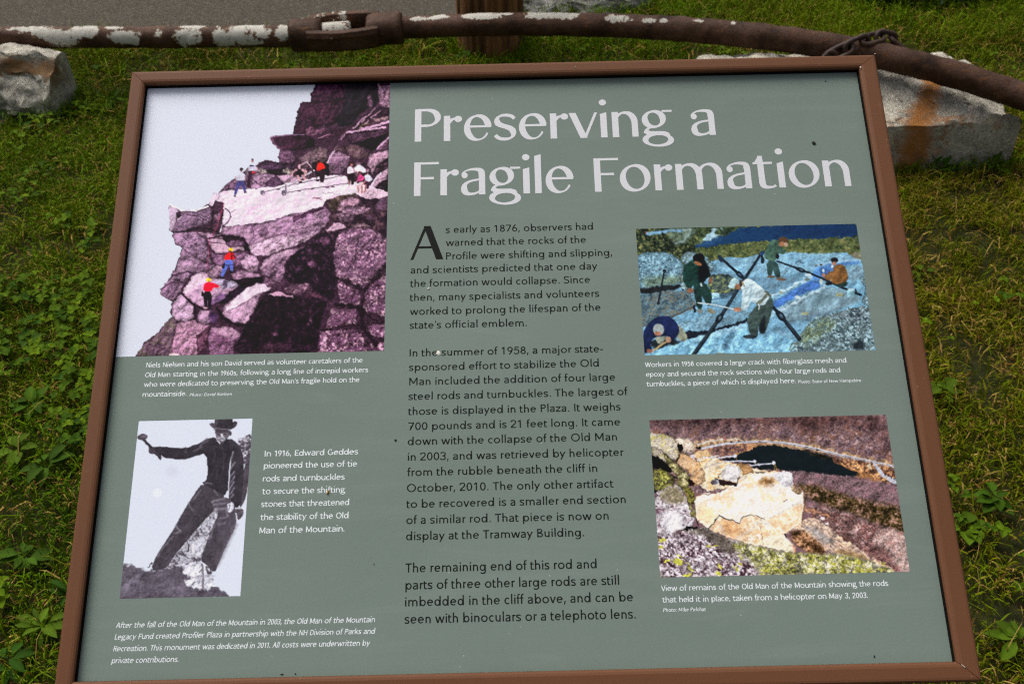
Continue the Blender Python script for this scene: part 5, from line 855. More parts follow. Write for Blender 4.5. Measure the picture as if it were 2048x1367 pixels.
fi = [sheet_uv(288.8, 165.8, NF), sheet_uv(1721.3, 134.3, NF), sheet_uv(1912, 1321.8, NF)]
FU0, FU1 = fo[0][0], (fo[1][0] + fo[2][0]) / 2; FV1, FV0 = (fo[0][1] + fo[1][1]) / 2, fo[2][1]
IU0, IU1 = fi[0][0] , (fi[1][0] + fi[2][0]) / 2; IV1, IV0 = (fi[0][1] + fi[1][1]) / 2, fi[2][1]
print("sheet", PW, PH, "frame", FU1 - FU0, FV1 - FV0, "rails", IU0 - FU0, FU1 - IU1, FV1 - IV1, IV0 - FV0, "origin", ORIGIN)
_prof = [(0, -.03), (0, NF - .0035), (.0006, NF - .0014), (.0020, NF - .0003), (.0040, NF)]           # outer edge: (inset share, height)
def rail(ends, gap):
    """ends: outer a, outer b, inner b, inner a as (u, v); profile swept from end a to end b, cut on the mitre"""
    oa, ob, ib, ia = [np.array(e, float) for e in ends]; wa = np.linalg.norm(ia - oa)
    width = abs(np.cross(np.append(ob - oa, 0), np.append(ia - oa, 0))[2]) / np.linalg.norm(ob - oa)
    pr = [(t / width, n) for t, n in _prof] + [(1 - .0048 / width, NF), (1 - .0024 / width, NF - .0006), (1 - .0007 / width, NF - .0017), (1, NF - .0036), (1 - .0010 / width, .0038), (1 - .0010 / width, -.03)]
    d = (ob - oa) / np.linalg.norm(ob - oa); V = []
    for t, n in pr: V.append(sheet_pt(*(oa + (ia - oa) * t + d * gap), n))
    for t, n in pr: V.append(sheet_pt(*(ob + (ib - ob) * t - d * gap), n))
    k = len(pr); F = [(i, i + 1, k + i + 1, k + i) for i in range(k - 1)] + [(k - 1, 0, k, 2 * k - 1)]
    F += [tuple(range(k))[::-1], tuple(range(k, 2 * k))]
    o = link_mesh("frame_rail", mesh_poly("frame_rail", V, F), FRAME, sign)
    for p in o.data.polygons: p.use_smooth = False
    return o
O_ = [(FU0, FV1), (FU1, FV1), (FU1, FV0), (FU0, FV0)]; I_ = [(IU0, IV1), (IU1, IV1), (IU1, IV0), (IU0, IV0)]
for i in range(4):
    j = (i + 1) % 4; rail((O_[i], O_[j], I_[j], I_[i]), (.0003, .00015, .0006, .0002)[i])
m = Mat("black_lip_shade", 0.9, 0.1, (.006, .005, .005)); LIP_SHADE = m.m  # near-black ring, paints in the shade below the frame's inner lip
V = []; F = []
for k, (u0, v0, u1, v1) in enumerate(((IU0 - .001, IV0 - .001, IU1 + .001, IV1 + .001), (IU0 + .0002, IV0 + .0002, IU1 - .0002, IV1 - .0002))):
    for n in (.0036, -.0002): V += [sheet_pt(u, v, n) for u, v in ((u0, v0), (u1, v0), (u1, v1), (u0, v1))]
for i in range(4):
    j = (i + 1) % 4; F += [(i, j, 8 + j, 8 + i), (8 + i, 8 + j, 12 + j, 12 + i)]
link_mesh("lip_shade_strip", mesh_poly("lip_shade_strip", V, F), LIP_SHADE, sign)
link_mesh("backing_tray", mesh_poly("backing_tray", box_pts(FU0 + .003, FV0 + .003, FU1 - .003, FV1 - .003, -.0298, -.0065), BOXF), FRAME, sign)
# two posts under the panel
for u in (.2 * PW, .8 * PW):
    bm = bmesh.new(); top = sheet_pt(u, .45 * PH, -.03); w = .038
    vs = [bm.verts.new((top[0] + dx * w, top[1] + dy * w, z + (dy * w * math.tan(TILT) if z > 0 else 0))) for z in (-.1, top[2]) for dx, dy in ((-1,-1),(1,-1),(1,1),(-1,1))]
    for f in BOXF: bm.faces.new([vs[q] for q in f])
    me = bpy.data.meshes.new("post"); bm.to_mesh(me); bm.free(); link_mesh("post", me, FRAME, sign)

# small wear: bare metal where paint is chipped at the corners, bird droppings, a seed husk, grit
m = Mat("bare_metal", 0.35, 0.5, (.55, .50, .42)); m.b.inputs["Metallic"].default_value = .3; CHIP = m.m
m = Mat("dried_dropping", 0.8, 0.3, (.72, .70, .62)); DROP = m.m
m = Mat("seed_husk", 0.6, 0.3, (.42, .22, .03)); HUSK = m.m
m = Mat("dark_grit", 0.9, 0.2, (.02, .022, .02)); GRIT = m.m
def blob(name, x, y, rx, ry, ang, mat, n=.0, h=.0006, seed=1, parent=sign):
    """a small flattened lump resting on the sheet; radii in photograph pixels"""
    c0 = sheet_uv(x, y, n); s_ = (sheet_uv(x + 1, y, n) - c0)[0]; r = random.Random(seed); V = []; N = 14
    for k, hh in ((1, 0), (.72, h * .8), (.3, h)):
        for i in range(N):
            t = 2 * math.pi * i / N; q = k * (1 + .3 * (r.random() - .5)); a = math.radians(ang)
            X, Y = rx * q * math.cos(t), ry * q * math.sin(t)
            V.append(sheet_pt(c0[0] + s_ * (X * math.cos(a) - Y * math.sin(a)), c0[1] + s_ * (X * math.sin(a) + Y * math.cos(a)), n + hh + .0003))
    F = [(k * N + i, k * N + (i + 1) % N, (k + 1) * N + (i + 1) % N, (k + 1) * N + i) for k in range(2) for i in range(N)] + [tuple(range(2 * N, 3 * N))]
    return link_mesh(name, mesh_poly(name, V, F, True), mat, parent)
blob("bird_dropping", 877, 706, 4.5, 5, 20, DROP, seed=3); blob("bird_dropping", 857, 577, 2.5, 1.6, 30, DROP, seed=4)
blob("paint_chip", 1720.8, 135.2, 1.5, 2.6, -20, CHIP, n=NF); blob("paint_chip", 1750, 108.2, 1.6, 1.0, 35, CHIP, n=NF)
blob("paint_chip", 1927, 1331.5, 5.2, 1.3, -43, CHIP, n=NF); blob("paint_chip", 1150, 135, 3.2, .4, 62, CHIP, n=NF)
o = blob("seed_husk", 656, 984, 1.7, 5, -14, HUSK, h=.0015); o.parent = None; tag(o, "tiny orange seed husk lying on the grey green panel among the white caption lines", "seed husk")
o = blob("dirt_crumb", 1627.5, 286.5, 3.6, 4.6, 20, GRIT, h=.0012, seed=9); o.parent = None; tag(o, "dark crumb of dirt stuck on the panel right of the heading", "dirt")
for x, y, a, b2, t in ((1651, 163, 1.8, .8, 10), (822, 853, 1.4, 1.4, 0), (1748.5, 1311.5, 2.4, 1.4, 60), (748, 1127, 1, 1, 0), (564, 1347, 3.5, .9, 3), (591, 1346, 1.6, 1.2, 20), (791, 880, 2.5, 2.5, 0)): blob("grit_speck", x, y, a, b2, t, GRIT)
# ---------------------------------------------------------------- the rusty tie rod with its turnbuckle, and the chain
m = Mat("flaking_rust", 0.8, 0.16); vec = m.coord("Object"); a = m.noise(vec, 14, 7, .65); b = m.noise(vec, 70, 6, .7); d = m.noise(vec, 240, 3, .6)
rust = m.ramp(a, [(.3, (.020,.009,.005)), (.46, (.055,.026,.014)), (.6, (.088,.046,.031)), (.76, (.14,.050,.014))]); rust = m.mix(m.math('MULTIPLY', m.math('GREATER_THAN', b, .60), .5), rust, (.11,.055,.028)); rust = m.mix(m.ramp(m.noise(m.coord('Object', (.5, 3, 3)), 30, 6, .7), [(.55, (0,)*3), (.7, (.7,)*3)]), rust, (.19,.075,.022)); rust = m.mix(m.math('MULTIPLY', m.math('LESS_THAN', d, .42), .6), rust, (.020,.012,.010))
ragged = m.math('ADD', m.attr("paint"), m.math('ADD', m.math('MULTIPLY', m.math('SUBTRACT', b, .5), 2.6), m.math('MULTIPLY', m.math('SUBTRACT', m.noise(vec, 26, 4), .5), 1.9)))
paint = m.math('GREATER_THAN', ragged, .55); halo = m.math('MULTIPLY', m.math('GREATER_THAN', ragged, .40), .75)
c = m.mix(halo, rust, (.17,.075,.02)); c = m.mix(paint, c, m.mix(b, (.34,.32,.26), (.66,.64,.58))); m.base(c)
m.rough(m.mix(paint, (.62,)*3, (.8,)*3)); m.bump(m.math('ADD', m.math('MULTIPLY', b, .5), m.math('ADD', m.math('MULTIPLY', paint, .7), m.math('MULTIPLY', d, .3))), .9, .005); RUST = m.m
RR = .036
def rr(px): return float(np.interp(px, [850, 1700], [.036, .0380]))          # the pipe swells slightly towards its bent end
_C = [(-260, 75, 42.5), (0, 75, 42.5), (150, 74.8, 42.5), (300, 74.5, 42.6), (450, 73.5, 42.8), (580, 72.2, 43), (700, 63.5, 43), (806, 56, 43), (850, 53.8, 43), (950, 50.2, 44), (1050, 49, 44.6), (1200, 50.8, 46), (1300, 55, 47), (1400, 61.5, 48.2), (1550, 77, 50), (1700, 100, 51.3), (1800, 121, 52), (1900, 147, 52.6), (2000, 178, 53.2), (2048, 194, 53.6), (2200, 250, 55), (2400, 335, 57)]
_ = np.array(_C, float); _dep = np.array([2 * rr(x) * FPX / t for x, t in zip(_[:, 0], _[:, 2])])
AXIS3 = np.array([at_depth(x, y, d) for (x, y), d in zip(_[:, :2], _dep)]); AXIS_PX = _[:, 0]
def axis_at(px):
    """smooth centre line of the rod (Catmull-Rom through the knots), by photograph column"""
    i = int(np.clip(np.searchsorted(AXIS_PX, px) - 1, 1, len(AXIS_PX) - 3)); t = (px - AXIS_PX[i]) / (AXIS_PX[i + 1] - AXIS_PX[i])
    p0, p1, p2, p3 = AXIS3[i - 1:i + 3]; h = AXIS_PX
    m1 = (p2 - p0) / (h[i + 1] - h[i - 1]) * (h[i + 1] - h[i]); m2 = (p3 - p1) / (h[i + 2] - h[i]) * (h[i + 1] - h[i])
    return (2*t**3-3*t*t+1)*p1 + (t**3-2*t*t+t)*m1 + (-2*t**3+3*t*t)*p2 + (t**3-t*t)*m2
PATCH = [(60,.12,34,.10),(95,.30,22,.28),(130,.55,34,.35),(165,.30,22,.3),(190,.2,16,.3),(232,.10,24,.06),(255,.5,30,.3),(272,.66,12,.2),(325,.38,8,.18),(383,.5,24,.4),(392,.05,26,.09),(450,.55,20,.4),(480,.45,34,.42),(512,.12,26,.25),(535,.3,16,.3),(500,.78,30,.1),(568,.35,13,.4),(842,.14,20,.10),(886,.12,16,.10),(940,.10,12,.1),(968,.10,34,.16),(1014,.05,12,.06),(1085,.10,34,.16),(1135,.12,26,.14),(1226,.2,8,.16),(1240,.22,24,.16),(1300,.25,14,.12),(1330,.2,8,.1),(1400,.12,10,.04),(1466,.1,6,.06)]
def tube(px0, px1, n, radius, mat, name, parent, rings=None, seg=40, warp=.0012):
    V = []; A = []; px = np.linspace(px0, px1, n)
    for k, x in enumerate(px):
        c = axis_at(x); tdir = axis_at(x + 1) - axis_at(x - 1); tdir /= np.linalg.norm(tdir)
        up = np.array([0, 0, 1.0]) - tdir * tdir[2]; up /= np.linalg.norm(up); sd = np.cross(tdir, up)
        rad = radius(x) if callable(radius) else radius
        view = CAM_P - c; view -= tdir * (view @ tdir); view /= np.linalg.norm(view); top = np.cross(tdir, view); top = top if top[2] > 0 else -top
        for i in range(seg):
            t = 2 * math.pi * i / seg; nrm = up * math.cos(t) + sd * math.sin(t); p = c + nrm * rad
            p = p + nrm * warp * 2 * fbm(p, 20, 3, 5); V.append(p)
            h = (1 - nrm @ top) / 2; front = nrm @ view; v = -.12 + .25 * (h < .35) if x < 575 else -.45 + .3 * (h < .3) * (x < 1500)
            for qx, qt, rx_, rt in PATCH:
                e = ((x - qx) / rx_) ** 2 + ((h - qt) / rt) ** 2
                v = max(v, 1.12 - .55 * e)
            if front < -.2: v = .30 * (x < 575) - .25 * (nrm[2] < 0)
            A.append(v)
    F = [(k * seg + i, k * seg + (i + 1) % seg, (k + 1) * seg + (i + 1) % seg, (k + 1) * seg + i) for k in range(n - 1) for i in range(seg)] + [tuple(range(seg))[::-1], tuple(range((n - 1) * seg, n * seg))]
    me = mesh_poly(name, V, F, True); at = me.attributes.new("paint", 'FLOAT', 'POINT'); at.data.foreach_set("value", np.array(A, np.float32)); return link_mesh(name, me, mat, parent)
rod = thing("tie_rod", axis_at(690) * [1, 1, 0], "long bent rusty steel rod with flaking white paint and a turnbuckle, resting on granite blocks", "steel rod")
o = tube(-250, 648, 260, RR, RUST, "rod_shaft", rod); o["label"] = "straight shaft with many white paint flakes"
o = tube(772, 2390, 300, rr, RUST, "rod_shaft", rod); o["label"] = "bent brown shaft"
tube(806, 826, 61, lambda x: RR * (1.0 + .035 * math.sin((x - 806) * 2 * math.pi / 3.3)), RUST, "screw_thread", rod)

c0, c1 = axis_at(581), axis_at(806); ax = (c1 - c0) / np.linalg.norm(c1 - c0); LB = np.linalg.norm(c1 - c0)
view = CAM_P - (c0 + c1) / 2; view -= ax * (view @ ax); view /= np.linalg.norm(view); top = np.cross(ax, view); top = top if top[2] > 0 else -top
S = (up_dir := (top * math.cos(math.radians(32)) + view * math.sin(math.radians(32))))          # the slot opens this way
B = np.cross(ax, S); B = B if B @ view > 0 else -B                                            # the near bar lies this way
def paint_attr(me, fn):
    at = me.attributes.new("paint", 'FLOAT', 'POINT'); at.data.foreach_set("value", np.array([fn(np.array(v.co)) for v in me.vertices], np.float32))
def lathe(name, stations, parent, mat, paintf, seg=36, sq=.0):
    """stations: (distance along the turnbuckle, half-width along the bars, half-width along the slot)"""
    V = []
    for s_, rb_, rs in stations:
        for i in range(seg):
            t = 2 * math.pi * i / seg; x, y = math.cos(t), math.sin(t); e = 1 - sq; x, y = math.copysign(abs(x) ** e, x), math.copysign(abs(y) ** e, y)
            p = c0 + ax * s_ + B * rb_ * x + S * rs * y; V.append(p + (B * x + S * y) * .003 * fbm(p, 18, 3, 2))
    n = len(stations); F = [(k * seg + i, k * seg + (i + 1) % seg, (k + 1) * seg + (i + 1) % seg, (k + 1) * seg + i) for k in range(n - 1) for i in range(seg)] + [tuple(range(seg))[::-1], tuple(range((n - 1) * seg, n * seg))]
    me = mesh_poly(name, V, F, True); paint_attr(me, paintf); return link_mesh(name, me, mat, parent)
tb = bpy.data.objects.new("turnbuckle", None); COL.objects.link(tb); tb.parent = rod; tb.matrix_parent_inverse = rod.matrix_world.inverted(); tb.matrix_world = rod.matrix_world.copy()
def sub(o): o.parent = tb; o.matrix_parent_inverse = rod.matrix_world.inverted(); return o
R1 = RR * 1.46
def pf_left(p):
    q = (p - c0); s_ = q @ ax; h = q @ top / R1
    return (.9 - ((s_ - .035) / .025) ** 2 if h > .55 else -.5)
L1, L2 = LB * .27, LB * .70
sub(lathe("collar", [(0, R1 * .80, R1 * .80), (.004, R1 * .93, R1 * .93), (.012, R1, R1), (L1 * .55, R1 * 1.0, R1 * .98), (L1 * .85, R1 * 1.04, R1 * .92), (L1, R1 * 1.06, R1 * .84), (L1 + .006, R1 * 1.0, R1 * .70)], None, RUST, pf_left, sq=.12))
sub(lathe("collar", [(L2 - .006, R1 * 1.0, R1 * .70), (L2, R1 * 1.06, R1 * .86), (L2 + .02, R1 * 1.05, R1 * .95), (LB - .018, R1 * 1.0, R1 * 1.0), (LB - .006, R1 * .98, R1 * .98), (LB, R1 * .88, R1 * .88)], None, RUST, lambda p: -.2, sq=.1))
for side, nm in ((1, "side_bar"), (-1, "side_bar")):
    V = []; st = np.linspace(L1 * .62, L2 + .035, 26); prof = [(-.028, -.011), (-.020, -.015), (.020, -.015), (.030, -.010), (.030, .008), (.018, .016), (-.020, .016), (-.030, .009)]
    for s_ in st:
        e = (s_ - st[0]) / (st[-1] - st[0]); bow = .013 * math.sin(math.pi * e)
        for y, x in prof:
            p = c0 + ax * s_ + B * side * (R1 * .86 + bow + x) + S * (y * 1.15 + (.004 if side > 0 else .004)); V.append(p + B * .0025 * fbm(p, 22, 3, 4))
    k = len(prof); F = [(i * k + j, i * k + (j + 1) % k, (i + 1) * k + (j + 1) % k, (i + 1) * k + j) for i in range(len(st) - 1) for j in range(k)] + [tuple(range(k))[::-1], tuple(range((len(st) - 1) * k, len(st) * k))]
    me = mesh_poly(nm, V, F, False); paint_attr(me, (lambda p: -.1) if side > 0 else (lambda p: .45 if (p - c0) @ ax < LB * .5 else 0)); sub(link_mesh(nm, me, RUST))
# the near rod end inside the slot still carries its paint
V = []; seg = 28
for s_, q in ((L1 * .9, RR * .97), (LB * .52, RR * .97), (LB * .535, RR * .9)):
    for i in range(seg): t = 2 * math.pi * i / seg; p = c0 + ax * s_ + B * q * math.cos(t) + S * q * math.sin(t); V.append(p)
F = [(k * seg + i, k * seg + (i + 1) % seg, (k + 1) * seg + (i + 1) % seg, (k + 1) * seg + i) for k in range(2) for i in range(seg)] + [tuple(range(2 * seg, 3 * seg))]
me = mesh_poly("rod_end", V, F, True); paint_attr(me, lambda p: .85); sub(link_mesh("rod_end", me, RUST))

# chain over the rod above the right-hand block
m = Mat("rusty_chain", 0.6, 0.4); vec = m.coord("Object"); c = m.ramp(m.noise(vec, 60, 6, .7), [(.35, (.016,.008,.005)), (.55, (.055,.026,.016)), (.72, (.12,.055,.022))]); m.base(c); m.bump(m.noise(vec, 200, 4), .3, .002); CHAINM = m.m
def chain_link(L, Wd, wire):
    V = []; F = []; n, k = 36, 10; path = []
    for i in range(n):
        t = 2 * math.pi * i / n; x, y = math.cos(t), math.sin(t); path.append((x * Wd + 0, y * Wd + math.copysign(max(0, L - Wd), y) if abs(y) > .01 else 0))
    path = np.array(path)
    for i in range(n):
        tg = path[(i + 1) % n] - path[i - 1]; tg /= np.linalg.norm(tg); nm = np.array([tg[1], -tg[0]])
        for j in range(k): a_ = 2 * math.pi * j / k; V.append((path[i][0] + nm[0] * wire * math.cos(a_), path[i][1] + nm[1] * wire * math.cos(a_), wire * math.sin(a_)))
    F = [(i * k + j, i * k + (j + 1) % k, ((i + 1) % n) * k + (j + 1) % k, ((i + 1) % n) * k + j) for i in range(n) for j in range(k)]
    return mesh_poly("chain_link", V, F, True)
chain = thing("chain", axis_at(1735) * [1, 1, 0], "short rusty iron chain draped over the bent pipe above the top right sign corner", "chain")
cd = lambda x: np.interp(x, AXIS_PX, _dep)
_front = lambda x, y, e: at_depth(x, y, cd(x) - rr(x) - e)
K = [_front(1640, 140, .000), _front(1664, 112, .004), _front(1690, 99, .010), _front(1716, 88, .004), at_depth(1742, 76, cd(1742) - .028), at_depth(1768, 73, cd(1768) - .002), at_depth(1790, 81, cd(1790) + .026), at_depth(1808, 99, cd(1808) + .046), at_depth(1816, 122, cd(1816) + .056)]
K = np.array(K); seglen = np.r_[0, np.cumsum(np.linalg.norm(np.diff(K, axis=0), axis=1))]
pitch = .051; proto = chain_link(.0365, .0165, .0074)
for k in range(int(seglen[-1] / pitch)):
    s0, s1 = k * pitch, (k + 1) * pitch; p = [np.array([np.interp(s, seglen, K[:, a]) for a in range(3)]) for s in (s0, s1)]
    y = p[1] - p[0]; y /= np.linalg.norm(y); mid = (p[0] + p[1]) / 2; ax_c = axis_at(1735); out = mid - ax_c; out -= y * (out @ y); out /= np.linalg.norm(out)
    x = np.cross(y, out); ang = math.radians(20 if k % 2 else 75); z = out * math.cos(ang) + x * math.sin(ang); x = np.cross(y, z)
    o = bpy.data.objects.new("chain_link", proto); COL.objects.link(o)
    if k == 0: proto.materials.append(CHAINM)
    o.parent = chain; o.matrix_parent_inverse = chain.matrix_world.inverted(); o.matrix_world = Matrix([[x[i], y[i], z[i], mid[i]] for i in range(3)] + [[0, 0, 0, 1]])
# ---------------------------------------------------------------- lawn: blades, straw, low leaves (nobody could count them)
m = Mat("leaf", 0.7, 0.07); col = m.attr("pigment", "Color"); m.base(col)
tr = m.new("ShaderNodeBsdfTranslucent"); mx = m.new("ShaderNodeMixShader"); mx.inputs[0].default_value = .16; m.l.new(m.mix(.35, col, (.12,.17,.004)), tr.inputs[0])
m.l.new(m.b.outputs[0], mx.inputs[1]); m.l.new(tr.outputs[0], mx.inputs[2]); m.l.new(mx.outputs[0], m.out.inputs[0]); LEAF = m.m
RNG = np.random.RandomState(12)
road_poly = np.array([p[:2] for p in pts] + [f[:2] for f in far])
def inside(poly, x, y):
    c = np.zeros(len(x), bool)
    for (ax_, ay_), (bx_, by_) in zip(poly, np.roll(poly, -1, 0)):
        if ay_ != by_: c ^= ((ay_ > y) != (by_ > y)) & (x < (bx_ - ax_) * (y - ay_) / (by_ - ay_) + ax_)
    return c
def block_poly(a0, d1, l1, d2, l2, w0=.0): return np.array([(a0 + d1 * -w0 + d2 * -w0)[:2], (a0 + d1 * l1 - d2 * w0)[:2], (a0 + d1 * l1 + d2 * l2)[:2], (a0 - d1 * w0 + d2 * l2)[:2]])
BL_R = block_poly(ra, rx, .98, ry, .35); BL_L = block_poly(la, lside, .62, ldir, LW)
def lawn_noise(x, y, cell, seed):
    r = np.random.RandomState(seed); g = r.rand(256, 256); fx = x / cell + 100; fy = y / cell + 100; xi = np.floor(fx).astype(int); yi = np.floor(fy).astype(int); fx -= xi; fy -= yi
    fx = fx * fx * (3 - 2 * fx); fy = fy * fy * (3 - 2 * fy); xi %= 255; yi %= 255
    return (g[yi, xi] * (1 - fx) + g[yi, xi + 1] * fx) * (1 - fy) + (g[yi + 1, xi] * (1 - fx) + g[yi + 1, xi + 1] * fx) * fy
def scatter(n, x0, x1, y0, y1):
    x = RNG.uniform(x0, x1, n); y = RNG.uniform(y0, y1, n)
    k = ~inside(road_poly, x, y) & ~inside(BL_R, x, y) & ~inside(BL_L, x, y) & (np.hypot(x - pc[0], y - pc[1]) > prad * .98)
    return x[k], y[k]
def blades(x, y, h, w, lean, colr, tipc):
    n = len(x); az = RNG.uniform(0, 2 * np.pi, n); fa = RNG.uniform(0, 2 * np.pi, n)
    d = np.stack([np.cos(az), np.sin(az), np.zeros(n)], 1); s = np.stack([np.cos(fa), np.sin(fa), np.zeros(n)], 1) * (w / 2)[:, None]
    b = np.stack([x, y, np.full(n, -.012)], 1); up = np.array([0, 0, 1.0])
    P = [b, b + up * (h * .45)[:, None] + d * (h * lean * .22)[:, None], b + up * (h * np.clip(.86 - lean * .25, .2, 1))[:, None] + d * (h * lean * .68)[:, None], b + up * (h * np.clip(1.0 - lean * .55, .12, 1))[:, None] + d * (h * lean * 1.15)[:, None]]
    V = np.stack([P[0] - s * .7, P[0] + s * .7, P[1] - s, P[1] + s, P[2] - s * .7, P[2] + s * .7, P[3]], 1).reshape(-1, 3)
    C = np.stack([colr, colr, colr, colr, colr, colr, tipc], 1).reshape(-1, 3); i = np.arange(n) * 7
    return V, C, np.concatenate([np.stack([i, i + 1, i + 3, i + 2], 1), np.stack([i + 2, i + 3, i + 5, i + 4], 1)]), np.stack([i + 4, i + 5, i + 6], 1)
G1, G2, G3, G4, ST, BR = [np.array(c) for c in ((.050,.115,.001), (.115,.200,.0015), (.175,.160,.003), (.016,.044,.001), (.50,.35,.09), (.17,.080,.013))]
def grass_patch(name, n, x0, x1, y0, y1, hm):
    x, y = scatter(n, x0, x1, y0, y1); n = len(x)
    keep = RNG.rand(n) < np.clip((lawn_noise(x, y, .07, 15) * .6 + lawn_noise(x, y, .25, 16) * .4 - .22) * 3.2, .18, 1); x, y = x[keep], y[keep]; n = len(x)
    a = lawn_noise(x, y, .16, 3); b = lawn_noise(x, y, .5, 4); t = RNG.rand(n); yel = np.clip((x - .1) * .8, 0, .6) * np.clip((3.6 - y) * 1.2, 0, 1) + (b - .5) * .5
    c = G1 + (G2 - G1) * np.clip(t * .9 + (a - .5) * .8, 0, 1)[:, None]; c = c + (G3 - c) * np.clip(yel + RNG.uniform(-.25, .35, n), 0, 1)[:, None]; c = c + (G4 - c) * (np.clip(.6 - a * 1.2, 0, 1) * .6)[:, None]
    dry = RNG.rand(n) < (.10 + .16 * np.clip(yel + .2, 0, 1) + .12 * (lawn_noise(x, y, .10, 8) > .68)); c[dry] = (BR + (ST - BR) * RNG.rand(dry.sum())[:, None] ** 1.5)
    c *= (RNG.uniform(.75, 1.25, n) * np.where(dry, 1, 1.12))[:, None]; tip = c + (ST * .6 - c) * (RNG.rand(n) < .25)[:, None] * .5
    h = hm * RNG.uniform(.45, 1.25, n) * (.65 + .7 * b) * (1 + .5 * (y > 3.4)); w = RNG.uniform(.0018, .0042, n); lean = np.clip(RNG.gamma(2.2, .24, n), .05, 1.4); lean[dry] += .5; h[dry] *= .8
    return blades(x, y, h, w, lean, c, tip)
def join(parts):
    V, C, Q, T, b = [], [], [], [], 0
    for v, c, q, t in parts: V.append(v); C.append(c); Q.append(q + b); T.append(t + b); b += len(v)
    return np.concatenate(V), np.concatenate(C), np.concatenate(Q), np.concatenate(T)
parts_ = [grass_patch("g", 300000, -1.9, 2.0, .45, 3.0, .040), grass_patch("g", 140000, -2.6, 2.9, 3.0, 4.6, .058), grass_patch("g", 50000, -1.0, 4.5, 4.6, 6.6, .065)]
x, y = scatter(6500, -2.2, 2.4, .5, 4.2); n = len(x); g = RNG.rand(n)[:, None]; c = np.where(g < .4, ST * (.6 + .5 * RNG.rand(n)[:, None]), G2 + (G3 - G2) * RNG.rand(n)[:, None])
parts_.append(blades(x, y, RNG.uniform(.05, .085, n), RNG.uniform(.0012, .0024, n), RNG.uniform(.2, 1.1, n), c, c * 1.05))
# taller tufts against the stones and the pole
for poly in (BL_R, BL_L):
    for a_, b_ in zip(poly, np.roll(poly, -1, 0)):
        n = int(900 * np.linalg.norm(b_ - a_)); t = RNG.rand(n)[:, None]; q = a_ * (1 - t) + b_ * t + RNG.normal(0, .018, (n, 2)); c = G1 + (G2 - G1) * RNG.rand(n)[:, None]
        k = ~inside(poly, q[:, 0], q[:, 1]); q = q[k]; c = c[k]; n = len(q); parts_.append(blades(q[:, 0], q[:, 1], RNG.uniform(.04, .085, n), RNG.uniform(.002, .004, n), RNG.uniform(.1, .9, n), c, c * 1.1))
t = RNG.uniform(0, 2 * np.pi, 700); rr = prad * RNG.uniform(1.0, 1.3, 700); c = G1 + (G2 - G1) * RNG.rand(700)[:, None]; parts_.append(blades(pc[0] + rr * np.cos(t), pc[1] + rr * np.sin(t), RNG.uniform(.025, .065, 700), RNG.uniform(.002, .004, 700), RNG.uniform(.1, .7, 700), c, c))
V, C, Q, T = join(parts_)
tag(link_mesh("grass", mesh_np("grass", V, [Q, T], C), LEAF), "short mown lawn grass with dry straw blades", "grass", kind="stuff")

def leaves(x, y, z, L, Wd, az, pitch, c, fold=.25):
    """pointed oval leaves: 9 points each; base at (x, y, z), pointing along az, rising by pitch"""
    n = len(x); d = np.stack([np.cos(az) * np.cos(pitch), np.sin(az) * np.cos(pitch), np.sin(pitch)], 1); s = np.stack([-np.sin(az), np.cos(az), np.zeros(n)], 1); u = np.cross(d, s); u *= np.sign(u[:, 2:3] + 1e-9)
    b = np.stack([x, y, z], 1); V = []; CC = []
    prof = ((0, .06), (.25, .8), (.55, 1.0), (.82, .6), (1.0, .03))
    for t, k in prof:
        mid = b + d * (L * t)[:, None] - u * (L * .22 * t * t)[:, None]
        e = u * (Wd * k * fold)[:, None]; sd = s * (Wd * .5 * k)[:, None]
        V += [mid - sd + e, mid, mid + sd + e]; CC += [c * .92, c * 1.18, c * .92]
    V = np.stack(V, 1).reshape(-1, 3); C_ = np.stack(CC, 1).reshape(-1, 3); i = np.arange(n) * 15; Q_ = []
    for k in range(4):
        o_ = i + k * 3; Q_ += [np.stack([o_, o_ + 1, o_ + 4, o_ + 3], 1), np.stack([o_ + 1, o_ + 2, o_ + 5, o_ + 4], 1)]
    return V, C_, np.concatenate(Q_), np.zeros((0, 3), int)
# clover and other small round leaves, in drifts
LP = []
def drift(n, x0, x1, y0, y1, thr, seed, size, dens=1):
    x, y = scatter(n, x0, x1, y0, y1); k = lawn_noise(x, y, .14, seed) * .6 + lawn_noise(x, y, .4, seed + 1) * .4 > thr; x, y = x[k], y[k]; n = len(x)
    az0 = RNG.uniform(0, 2 * np.pi, n); z = RNG.uniform(.012, .045, n); sz = size * RNG.uniform(.6, 1.3, n); g = RNG.rand(n)[:, None]; c = np.array((.022,.062,.003)) * (1 - g) + np.array((.110,.180,.004)) * g
    for j in range(3): LP.append(leaves(x, y, z, sz, sz * .9, az0 + j * 2.094 + RNG.uniform(-.2, .2, n), RNG.uniform(-.1, .5, n), c * RNG.uniform(.85, 1.15, n)[:, None]))
drift(3600, -1.6, -.30, .5, 2.1, .50, 31, .016); drift(1200, .35, 1.7, .5, 1.5, .64, 41, .013); drift(1200, .2, 2.2, 1.5, 3.2, .66, 51, .013); drift(1600, -2.2, -.5, 2.1, 3.4, .60, 61, .014); drift(2200, -1.6, 2.8, 3.2, 4.4, .60, 71, .015)
V, C, Q, T = join(LP); tag(link_mesh("clover_leaves", mesh_np("clover_leaves", V, [Q], C), LEAF), "low clover and small round leaves among the grass", "ground cover", kind="stuff")

